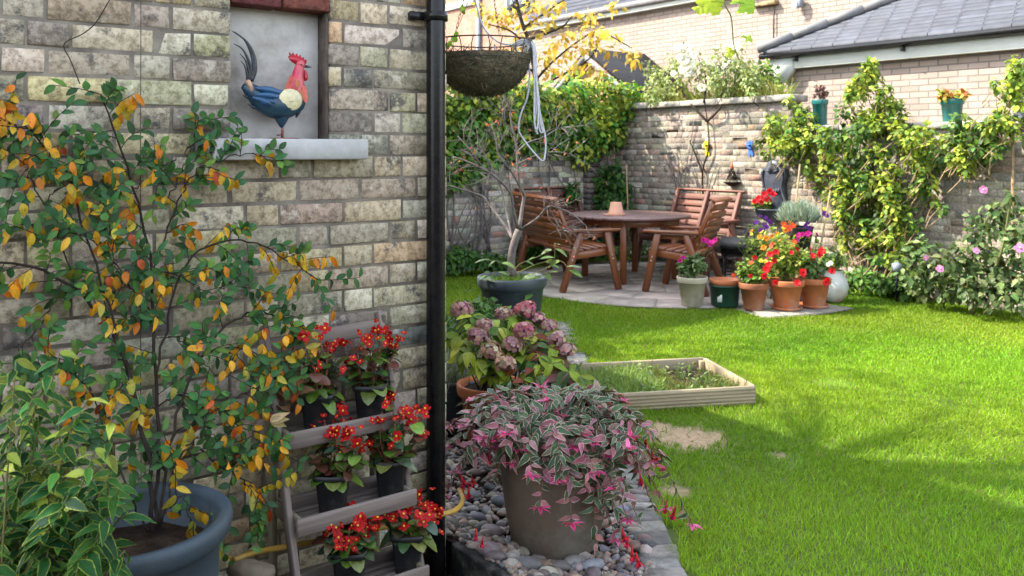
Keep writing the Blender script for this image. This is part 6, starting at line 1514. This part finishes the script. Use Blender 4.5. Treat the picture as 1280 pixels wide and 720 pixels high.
# ------------------------------------------------------------------ climbers and shrubs
def climbers():
    # ivy over the shaded wall
    root = thing('ivy', 'thick dark green ivy with yellowish tips smothering the shaded back wall', 'ivy', B(1.2, .1, 0)); lf = MB(); st = MB()
    X = [560, 600, 640, 690, 720, 745, 770, 795, 812]; T = [88, 92, 96, 98, 92, 92, 98, 108, 130]; Bt = [226, 202, 184, 174, 200, 180, 166, 156, 150]
    for i in range(520):
        x = rng.uniform(470, 810); t = np.interp(x, X, T); b = np.interp(x, X, Bt); f = rng.random()**1.15; y = t+(b-t)*f
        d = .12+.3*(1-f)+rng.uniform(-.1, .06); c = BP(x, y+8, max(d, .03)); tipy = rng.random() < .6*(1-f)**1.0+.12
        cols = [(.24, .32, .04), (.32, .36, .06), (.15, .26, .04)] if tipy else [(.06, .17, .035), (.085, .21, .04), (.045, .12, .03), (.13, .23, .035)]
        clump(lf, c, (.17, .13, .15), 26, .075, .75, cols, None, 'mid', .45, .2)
    for i in range(16):
        x = rng.uniform(562, 790); P = [BP(x+rng.normal(0, 3), 318, .03), BP(x+rng.normal(0, 8), 260, .04), BP(x+rng.normal(0, 14), 200, .05), BP(x+rng.normal(0, 20), 150, .08)]; st.tube(spline(P, 14), [.014, .006], 6)
    for i in range(9): st.tube(twig(BP(rng.uniform(560, 600), 320, .08), BP(rng.uniform(560, 650), rng.uniform(215, 270), rng.uniform(.05, .3)), 0, 8, .1), [.01, .004], 5)
    st.build('stems', M['greybark'], root, True); lf.build('leaves', M['leaf'], root, True)
    def wallplant(name, label, cat, pts, cols, L, n, base, stems, rad=.16, m='leaf', sm='bark', wt=None, flowers=None, wf=.7, posf=None, tpl='mid', thick=.6):
        root = thing(name, label, cat, base); lf = MB(); st = MB()
        for it in pts:
            x, y, Y, r = it[:4]; c = px(x, y, Y); clump(lf, c, (r, r*thick, r), int(n*(r/rad)**2), L, wf, cols if len(it) < 5 else it[4], wt if len(it) < 5 else None, tpl, .4, .22)
            if len(it) < 6: st.tube(twig(stems[rng.integers(len(stems))][-1] if rng.random() < .0 else c+np.array([rng.normal(0, .1), .05, -.2]), c, 0, 6, .1), [.006, .002], 5)
        for P in stems: st.tube(spline(P, 16), [.016, .012, .005], 7)
        if flowers:
            for k, ps in flowers.items():
                for (x, y, Y, s) in ps: put(FL[k], 'flower', root, px(x, y, Y), np.array([-.2, -1, .3])+unit(1)[0]*.3, s)
        st.build('stems', M[sm], root, True); lf.build('leaves', M[m], root, True)
    YA = lambda x, d=.15: float(AP(x, 200, d)[1])
    Vn = [(.21, .28, .035), (.15, .23, .035), (.28, .33, .045), (.09, .16, .03)]; Gn = [(.06, .14, .03), (.09, .18, .035), (.14, .22, .035), (.04, .09, .025)]
    pts = []
    for (x, y, r, k) in ((972, 160, .13, 0), (985, 178, .16, 0), (992, 155, .13, 0), (1012, 175, .2, 0), (1040, 175, .15, 0), (1078, 100, .1, 0), (1086, 88, .08, 0), (1075, 120, .17, 0), (1098, 135, .18, 0), (1060, 145, .2, 0), (1085, 160, .22, 1), (1110, 160, .2, 0), (1135, 168, .2, 0), (1062, 185, .22, 1), (1030, 200, .18, 0), (1100, 190, .22, 1), (1130, 195, .18, 0), (1155, 185, .17, 0), (1165, 170, .12, 0), (1075, 215, .2, 1), (1050, 225, .17, 0), (1110, 222, .17, 0), (1195, 180, .15, 1), (1215, 172, .15, 1), (1235, 165, .16, 1), (1250, 150, .13, 0), (1262, 120, .11, 0), (1270, 90, .1, 0), (1225, 190, .12, 1), (1260, 160, .14, 1), (1190, 195, .1, 0), (1065, 255, .13, 1), (1090, 250, .13, 0), (1115, 255, .12, 0), (1045, 255, .1, 0), (1120, 285, .11, 0), (1075, 285, .1, 0), (1145, 235, .1, 1), (1150, 215, .1, 1), (1060, 310, .08, 0), (1130, 310, .1, 0), (1100, 300, .07, 0), (1275, 130, .1, 0), (1010, 205, .1, 0), (1245, 105, .06, 0), (1175, 260, .08, 1), (1160, 240, .07, 1), (968, 175, .12, 0), (978, 150, .1, 0), (990, 195, .12, 0), (1015, 172, .12, 0), (1015, 215, .1, 0), (1032, 230, .1, 0), (1048, 275, .1, 1), (1085, 275, .14, 1), (1098, 320, .1, 1), (1118, 345, .1, 0), (1135, 260, .1, 0), (1128, 325, .1, 0), (1210, 160, .1, 0), (1255, 185, .1, 1), (1275, 160, .12, 0), (1180, 175, .12, 0), (965, 150, .1, 0), (975, 165, .12, 0), (990, 135, .1, 0), (1000, 165, .13, 0), (985, 185, .12, 0), (1005, 190, .12, 0), (1000, 145, .09, 0), (1050, 250, .12, 0), (1060, 275, .11, 0), (1095, 290, .12, 0), (1110, 320, .11, 0), (1050, 300, .09, 0), (1080, 310, .1, 1), (1090, 225, .14, 1), (1075, 240, .14, 0), (1100, 270, .13, 1), (1085, 300, .12, 0), (1065, 235, .13, 0), (1125, 270, .1, 0), (1140, 285, .09, 1), (1115, 240, .13, 1), (1175, 200, .12, 1), (1205, 200, .12, 0), (1160, 205, .12, 0), (1230, 200, .1, 1)):
        for q in range(4):
            X_, Y_ = x+rng.normal(0, 9*r/.15), y+rng.normal(0, 8*r/.15)
            pts.append((X_, Y_, YA(x, rng.uniform(.08, .4)), r*rng.uniform(.4, .62), Vn if (k == 0) != (rng.random() < .15) else Gn))
    for (x0, y0, x1, y1) in ((1085, 95, 1092, 82), (1060, 180, 1052, 262), (1108, 200, 1122, 300), (1120, 210, 1118, 342), (1000, 170, 962, 190), (1130, 170, 1165, 250), (1200, 185, 1208, 215), (1240, 160, 1277, 85), (1265, 110, 1275, 78), (1075, 100, 1058, 120), (1100, 110, 1125, 140)):
        for f in np.linspace(0, 1, 7): pts.append((x0+(x1-x0)*f+rng.normal(0, 3), y0+(y1-y0)*f, YA(x0, .35), .07, Vn))
    b = AP(1078, 345, .2); b[2] = 0
    wallplant('vine', 'big yellow green climber sprawling over the sunlit garden wall', 'climber', pts, Vn, .06, 130, b, [[b, AP(1075, 290, .15), AP(1070, 230, .12), AP(1080, 150, .12)], [b, AP(1092, 300, .12), AP(1108, 240, .1), AP(1130, 190, .12), AP(1200, 178, .12)], [b, AP(1060, 310, .2), AP(1045, 250, .2), AP(1010, 180, .15)], [b+np.array([.15, 0, 0]), AP(1110, 330, .2), AP(1090, 322, .35), AP(1070, 330, .5)], [b, AP(1105, 318, .2), AP(1120, 300, .2)]], .16, 'leaf', 'tanstem', thick=.75)
    # rose with white flowers growing over the wall
    pts = []
    for i in range(80):
        x = rng.uniform(810, 952); y = rng.uniform(66, 122) if 835 < x < 930 else rng.uniform(85, 125); pts.append((x, y, YA(x, rng.uniform(-.5, .25)), rng.uniform(.08, .15), [(.2, .26, .1), (.27, .31, .14), (.13, .19, .06)]))
    b = AP(886, 330, .12); b[2] = 0
    fl = [(rng.uniform(845, 925), 66+rng.uniform(-8, 24), YA(880, 0), rng.uniform(1.1, 1.9)) for i in range(30)]+[(877, 110, YA(877, .2), 1.3), (842, 92, YA(842, .1), 1), (905, 82, YA(905, .1), 1)]
    wallplant('white_rose', 'loose rambling white rose rising above the wall coping from a bare trunk', 'rose', pts, None, .055, 24, b, [[b, AP(880, 260, .05), AP(878, 215, .05), AP(886, 185, .06), AP(884, 150, .06), AP(880, 128, .08)], [AP(884, 152, .06), AP(868, 135, .08), AP(850, 110, -.1), AP(838, 92, -.2)], [AP(884, 152, .06), AP(900, 135, .08), AP(908, 110, -.1), AP(905, 80, -.2)], [AP(878, 215, .05), AP(868, 190, .04), AP(862, 175, .04)], [AP(880, 128, .08), AP(882, 95, -.1), AP(872, 70, -.2)]], .1, 'leaf', 'bark', None, {'white': fl}, .6)
    pts = [(935, 100, 11.3, .17), (950, 95, 11.2, .18), (965, 105, 11.0, .16), (975, 112, 10.9, .13), (925, 110, 11.3, .15), (945, 112, 11.1, .15), (960, 88, 11.2, .12)]
    b = px(950, 150, 11.2); b[2] = 0
    wallplant('green_bush', 'vivid green bush peeping over the wall below the garage corner', 'bush', pts, [(.1, .22, .03), (.16, .28, .035), (.06, .14, .025)], .07, 90, b, [[b, px(950, 150, 11.2), px(950, 110, 11.2)]], .16)
    # grassy fringe above the coping
    n = 900; x = rng.uniform(815, 985, n); P = np.array([AP(a, 125, -.22+rng.normal(0, .04)) for a in x]); P[:, 2] = 2.02; fr = thing('fringe_grass', 'yellowing tufts of dry grass sprouting behind the wall coping', 'grass', P.mean(0)); lf = MB()
    lf.leaves(P, np.stack([rng.normal(0, .35, n), rng.normal(0, .3, n), np.ones(n)], 1), unit(n), rng.uniform(.2, .42, n), .012, pal(n, [(.22, .25, .05), (.3, .28, .09), (.14, .2, .04)], None, .2), 'blade', .3, .1); lf.build('blades', M['leaffar'], fr)
    # mallow shrubs at right
    pts = []
    for (x, y, r) in ((1140, 340, .18), (1150, 310, .14), (1165, 345, .2), (1180, 325, .2), (1195, 350, .22), (1210, 320, .2), (1225, 295, .16), (1240, 275, .14), (1255, 260, .14), (1265, 290, .18), (1245, 320, .22), (1230, 350, .22), (1265, 345, .22), (1280, 310, .2), (1290, 280, .2), (1250, 365, .2), (1280, 365, .2), (1215, 362, .16), (1185, 362, .14), (1150, 357, .12), (1222, 270, .1), (1265, 245, .1)):
        pts.append((x, y, YA(x, rng.uniform(.3, .75)), r*.85))
    b = AP(1215, 360, .5); b[2] = 0
    wallplant('mallow', 'bushy grey green mallow shrub with a few pink flowers at the right wall', 'shrub', pts, [(.07, .125, .045), (.11, .165, .065), (.04, .075, .025), (.15, .2, .085)], .07, 84, b, [[b, AP(1220, 310, .5), AP(1235, 270, .5)], [b, AP(1250, 320, .5), AP(1262, 255, .5)], [b, AP(1190, 330, .5), AP(1160, 320, .5)]], .16, 'leaf', 'greenstem', None, {'pink': [(1175, 336, YA(1175, .95), .9), (1220, 313, YA(1220, .95), .75), (1229, 237, YA(1229, .8), .9), (1275, 310, YA(1275, 1.05), 1.05), (1157, 322, YA(1157, .9), .7)]}, .7)
    # plants at the foot of the walls
    def lowplant(name, label, cat, c, r, cols, n=14, L=.07, k=70, m='leaf'):
        root = thing(name, label, cat, (c[0], c[1], 0)); lf = MB()
        for i in range(n):
            d = unit(1)[0]; d[2] = abs(d[2]); clump(lf, np.asarray(c)+d*np.asarray(r)*.7, np.asarray(r)*.45, k, L, .6, cols, None)
        s = MB(); s.tube([(c[0], c[1], 0), tuple(c)], [.012, .006], 6); s.build('stem', M['bark'], root); lf.build('leaves', M[m], root, True)
    dk = [(.03, .085, .025), (.05, .12, .03), (.07, .15, .03)]
    c = AP(766, 250, .3); c[2] = .55
    lowplant('corner_climber', 'leafy dark green climber filling the inner corner of the garden walls', 'climber', c, (.25, .2, .75), dk, 26, .1, 40)
    c = BP(718, 240, .2); c[2] = .85; lowplant('wall_sprig', 'little tuft of green leaves on the shaded wall above the rear bench', 'climber', c, (.1, .08, .2), dk, 7, .08, 26)
    c = BP(590, 325, .5); c[2] = .12; lowplant('border_plant', 'low dark green border plants along the foot of the shaded wall', 'plant', c, (.55, .18, .2), dk, 20, .07, 60)
    c = BP(700, 325, .4); c[2] = .15; lowplant('border_plant', 'low green plants under the rear bench', 'plant', c, (.7, .18, .2), dk, 20, .07, 60)
    for x, y, rr, nm in ((1085, 352, .3, 'below the vine stems'), (1125, 356, .25, 'between the vine and the mallow')):
        c = AP(x, y, .3); c[2] = .1; lowplant('border_plant', f'low green leafy plant in the border {nm}', 'plant', c, (rr, .2, .16), [(.07, .15, .03), (.1, .19, .04), (.05, .11, .03)], 14, .06, 60)
    c = AP(815, 330, .18); c[2] = .12; lowplant('ground_elder', 'pale flecked low plants under the purple brown bench', 'plant', c, (.5, .2, .14), [(.08, .14, .05), (.2, .24, .16), (.05, .1, .03)], 14, .05, 60)
    # bare stems against the wall
    st = MB()
    for (a, b_, c_) in (((842, 300), (850, 230), (846, 185)), ((868, 300), (872, 240), (862, 200)), ((860, 290), (840, 215), (832, 180)), ((892, 300), (886, 240), (896, 205)), ((850, 290), (858, 210), (868, 150))):
        P = [AP(*a, .03), AP(*b_, .03), AP(*c_, .03)]; S = spline(P, 12); st.tube(S, [.012, .005], 5)
        for k in range(9): st.tube(twig(S[rng.integers(3, 12)], S[rng.integers(5, 12)]+unit(1)[0]*.16-U*.05, 0, 4, .1), [.004, .002], 4)
    tag(st.build('bare_climber', M['greybark'], None, origin=AP(860, 330, .03)), 'thin leafless climber stems spread on the wall behind the purple brown bench', 'climber')
    # short black stake light and a tan cane at right
    p = AP(1121, 360, .5); p[2] = 0; s = thing('stake_light', 'short black garden stake light in the border below the vine', 'lamp', p)
    b = MB(); b.tube([p, p+UP*.3], .012, 8); b.build('stake', M['blackpaint'], s); b = MB(); b.lathe([(.001, .3), (.03, .3), (.045, .33), (.05, .38), (.001, .4)], p, 20); b.build('head', M['greyplastic'], s, True)
    p = AP(1266, 300, .1); p[2] = .0; c = MB(); c.tube([p, p+UP*1.75], .014, 6); tag(c.build('wall_cane', M['tanstem'], None, origin=p), 'upright tan cane against the wall at far right', 'cane')
    p = AP(787, 300, .6); p[2] = 0; e = px(783, 205, p[1]); c = MB(); c.tube([p, e], .008, 6); tag(c.build('plant_cane', M['tanstem'], None, origin=p), 'thin pale cane standing behind the round table', 'cane')
climbers()

# ------------------------------------------------------------------ yellow tree, grape shoot, hanging basket
def yellow_tree():
    Y = 14.6; b = px(676, 190, Y); b[2] = -.2; root = thing('yellow_tree', 'slender tree with clusters of yellow autumn leaves beyond the back wall', 'tree', b); tr = MB(); lf = MB(); q = lambda x, y, d=0: px(x, y, Y+d)
    br = [[b, q(678, 150), q(670, 100), q(662, 55), q(650, 20), q(640, -30), q(630, -70)], [q(670, 100), q(690, 78), q(725, 50, .3), q(750, 40, .3), q(790, 60, .3)], [q(664, 65), q(640, 40, -.3), q(610, 30, -.3)], [q(672, 110), q(700, 95, .2), q(740, 70, .3), q(755, 30, .3)], [q(655, 35), q(690, 10, .3), q(720, -10, .3)], [q(668, 90), q(650, 80, -.3), q(630, 70, -.3)], [q(674, 130), q(710, 110), q(745, 108)], [q(660, 50), q(700, 35), q(715, 20)]]
    for i, P in enumerate(br): tr.tube(spline(P, 18), [.06, .035, .02] if i == 0 else [.022, .009], 7)
    tr.build('trunk', M['bark'], root, True)
    pts = [(622, 15), (612, 22), (630, 30), (640, 12), (655, 32), (648, 45), (662, 22), (680, 8), (690, 15), (700, 5), (672, 40), (640, 60), (655, 58), (690, 55), (700, 70), (715, 62), (745, 20), (755, 38), (740, 50), (750, 60), (765, 65), (720, 80), (735, 85), (750, 90), (695, 85), (705, 45), (728, 20), (770, 8), (790, 65), (792, 75), (680, 70), (650, 68), (710, 90), (757, 92), (740, 35), (635, 22), (665, 5), (690, 30), (675, 90), (770, 45), (730, 60), (718, 40), (602, 10)]
    for x, y in pts:
        c = q(x, y, rng.normal(.1, .25)); clump(lf, c, (.16, .16, .1), 17, .12, .55, [(.52, .36, .05), (.55, .42, .09), (.45, .3, .05), (.38, .34, .08)], None, 'mid', .5, .18)
    lf.build('leaves', M['leaf'], root, True)
yellow_tree()
def grape_shoot():
    Y = 4.6; root = thing('grape_shoot', 'hanging grapevine shoot with large translucent lime green leaves at the top', 'vine', px(900, -140, Y)); st = MB(); lf = MB(); q = lambda x, y: px(x, y, Y)
    S = spline([px(560, -330, 4.0), px(760, -300, 4.4), q(880, -190), q(900, -60), q(905, 0), q(914, 22), q(917, 55), q(924, 75)], 40); st.tube(S, [.006, .003], 7)
    def gl(c, r, tilt, col, roll=0):
        # a five lobed leaf as a fan of slightly cupped faces
        n = 30; a = np.linspace(0, 2*PI, n, endpoint=False); rad = r*(.72+.2*np.abs(np.cos(2.5*a))**.8+.05*np.cos(15*a)); rad[np.abs(a-PI) < .25] *= .45
        cx = np.cos(a)*rad; cy = np.sin(a)*rad; z = -.25*rad**2/r+.006*np.sin(5*a)
        R = np.array(Matrix.Rotation(tilt, 3, 'X') @ Matrix.Rotation(roll, 3, 'Z'))
        v = np.vstack([[0, 0, 0], np.stack([cx*.5, cy*.5, z*.25], 1), np.stack([cx, cy, z], 1)]); v = v @ R.T+c
        lf.add(v, [[1+i, 1+n+i, 1+n+(i+1) % n, 1+(i+1) % n] for i in range(n)], [[0, 1+i, 1+(i+1) % n] for i in range(n)], col, np.full((2*n+1, 2), .3))
    for (x, y, r, t, col, ro) in ((888, 2, .085, 1.2, (.32, .42, .03), -1.0), (876, 8, .05, 1.1, (.34, .42, .04), -.5), (930, 4, .075, 1.0, (.22, .36, .03), .4), (912, 65, .035, 1.2, (.36, .44, .04), 0), (934, 47, .035, .8, (.3, .42, .05), .6), (898, -30, .08, 1.1, (.25, .36, .03), 2), (925, -45, .08, .9, (.2, .33, .03), 1)):
        c = q(x, y); gl(c, r, t, col, ro); j = np.argmin(np.abs(S-c).sum(1)); lf.tube([S[j], (S[j]+c)/2+UP*.01, c], .0018, 5, (.2, .25, .05))
    st.build('stem', M['greenstem'], root, True); lf.build('leaves', M['leaf'], root, True)
grape_shoot()
def basket():
    c = np.array([-.118, 3.52, 0]); s = F/3.52; zr = EYE+(HY-52)/s; r = .198; c[2] = zr
    root = thing('hanging_basket', 'empty wire hanging basket lined with dried moss beside the house corner', 'hanging basket', c)
    m = MB(); k, n = 40, 16; v = []; wv = Wave(26, 12, 31); ds = []
    th = np.linspace(.0, PI/2*.86, n)
    P = np.array([[math.sin(PI/2-t)*r*.98*math.cos(a), math.sin(PI/2-t)*r*.98*math.sin(a), -.055-math.cos(PI/2-t)*r*.83] for t in th for a in np.arange(k)*2*PI/k])
    P = P*(1+.022*wv(P))[:, None]; ring = P[-k:]; bot = ring.mean(0)-UP*.004
    inner = P[:k]*np.array([.9, .9, 1])-UP*.02
    v = np.vstack([P, [bot], inner]); q = [[i*k+j, (i+1)*k+j, (i+1)*k+(j+1) % k, i*k+(j+1) % k] for i in range(n-1) for j in range(k)]; q += [[j, (j+1) % k, n*k+1+(j+1) % k, n*k+1+j] for j in range(k)]
    m.add(v+c, q, [[(n-1)*k+j, n*k, (n-1)*k+(j+1) % k] for j in range(k)]+[])
    m.add(np.vstack([inner, [inner.mean(0)-UP*.01]])+c, None, [[j, (j+1) % k, k] for j in range(k)])
    # loose moss fibres
    nf = 2600; i = rng.integers(0, len(P), nf); d = P[i]/np.linalg.norm(P[i], axis=1, keepdims=True); up = (P[i][:, 2] > -.09)
    mo = m.build('moss_lining', M['moss'], root, True)
    f = MB(); f.leaves(P[i]+c, np.cross(d, unit(nf))*.8+d*.3+UP*(.5*up[:, None]), d, rng.uniform(.015, .045, nf), .003, pal(nf, [(.09, .08, .05), (.05, .05, .035), (.13, .11, .07), (.05, .075, .045)], None, .25), 'blade', .3, .1); f.build('moss_fibres', M['dryleaf'], root)
    w = MB(); a = np.linspace(0, 2*PI, 49); w.tube([c+np.array([r*math.cos(t), r*math.sin(t), 0]) for t in a], .0032, 6, cap=False)
    for zz, rr in ((-.075, r*.985), (-.13, r*.86), (-.18, r*.57)): w.tube([c+np.array([rr*math.cos(t), rr*math.sin(t), zz]) for t in a], .0018, 5, cap=False)
    for j in range(22):
        t = j*2*PI/22; P_ = []
        for g in np.linspace(0, 1, 12):
            ph = g*PI/2*.98; wob = .05*math.sin(g*9)*(1 if j % 2 else -1)*(1-g); P_.append(c+np.array([r*1.0*math.cos(ph)**.7*math.cos(t+wob), r*1.0*math.cos(ph)**.7*math.sin(t+wob), -.21*math.sin(ph)]))
        w.tube(P_, .0021, 5)
    w.build('wire_frame', M['wire'], root, True)
    hook = c+UP*.46
    for t in (2.3, -1.2, 5.9+.6):
        p = c+np.array([r*math.cos(t), r*math.sin(t), 0]); ch = MB(); n = 26
        for j in range(n):
            g0, g1 = j/n, (j+1.25)/n; a_ = p+(hook-p)*g0; b_ = p+(hook-p)*g1; d = b_-a_; sd = np.cross(d, U if j % 2 else V); sd /= np.linalg.norm(sd); mid = (a_+b_)/2; h = d/2
            tt = np.linspace(0, 2*PI, 9); ch.tube([mid+h*math.cos(x)+sd*.004*math.sin(x) for x in tt], .0011, 4, cap=False)
        ch.build('chain', M['wire'], root)
    br = thing('basket_bracket', 'black iron bracket on the house flank carrying the hanging basket', 'bracket', hook)
    wall = hook-U*((hook-CORNER) @ U)
    b = MB(); b.tube([hook-UP*.005, hook+UP*.03, hook+UP*.05, wall+UP*.05], .007, 8); b.tube([hook+UP*.05-U*.05, wall-UP*.18], .006, 8); b.build('arm', M['blackpaint'], br, True); b = MB(); b.box(wall-UP*.07+U*.003, (.006, .03, .3), np.stack([U, V, UP], 1), .002); b.build('plate', M['blackpaint'], br)
    # white cord hung over the rim
    co = MB(); q = lambda x, y, d=0: px(x, y, 3.5+d)
    rimR = c+np.array([r*.98, -.02, 0])
    for i, P_ in enumerate(([(640, 56), (652, 50), (664, 53), (668, 75), (671, 110), (673, 140), (671, 163), (668, 150), (668, 110), (667, 70)], [(645, 58), (658, 52), (667, 58), (670, 85), (673, 125), (676, 155), (679, 165), (674, 160), (672, 120)], [(650, 60), (664, 55), (668, 80), (671, 120), (677, 150), (682, 175), (680, 200), (672, 196), (655, 175), (648, 160), (652, 140), (659, 122), (662, 95), (660, 72)], [(646, 55), (660, 50), (669, 60), (671, 100), (674, 130), (673, 155), (670, 160)], [(592, -10), (597, 12), (605, 35), (622, 52), (640, 56), (655, 54)], [(618, 55), (621, 75), (632, 88)], [(640, 57), (650, 66), (661, 58), (655, 70)], [(655, 52), (666, 62), (667, 90), (670, 135), (668, 155), (672, 168)])):
        S = spline([q(x, y, -.03+.012*i) for x, y in P_], 40); co.tube(S, .0036, 7)
    tag(co.build('frayed_rope', M['cord'], None, True, origin=rimR), 'bundle of frayed white cord looped over the hanging basket rim', 'rope')
    iv = MB(); st = MB(); rt = thing('ivy_sprig', 'few small bright leaves twined on the basket chain', 'sprig', c+np.array([-.1, 0, .05]))
    for x, y in ((580, 13), (569, 46), (562, 58)):
        p = q(x, y); iv.leaves(np.tile(p, (3, 1)), unit(3), np.tile([0, -1, .2], (3, 1)), .024, .02, pal(3, [(.2, .35, .05)], None, .1), 'round', .2, .2)
    st.tube([q(560, 62), q(570, 40), q(582, 10), q(590, -10)], .0012, 4); st.build('stem', M['greenstem'], rt); iv.build('leaves', M['leaf'], rt, True)
basket()
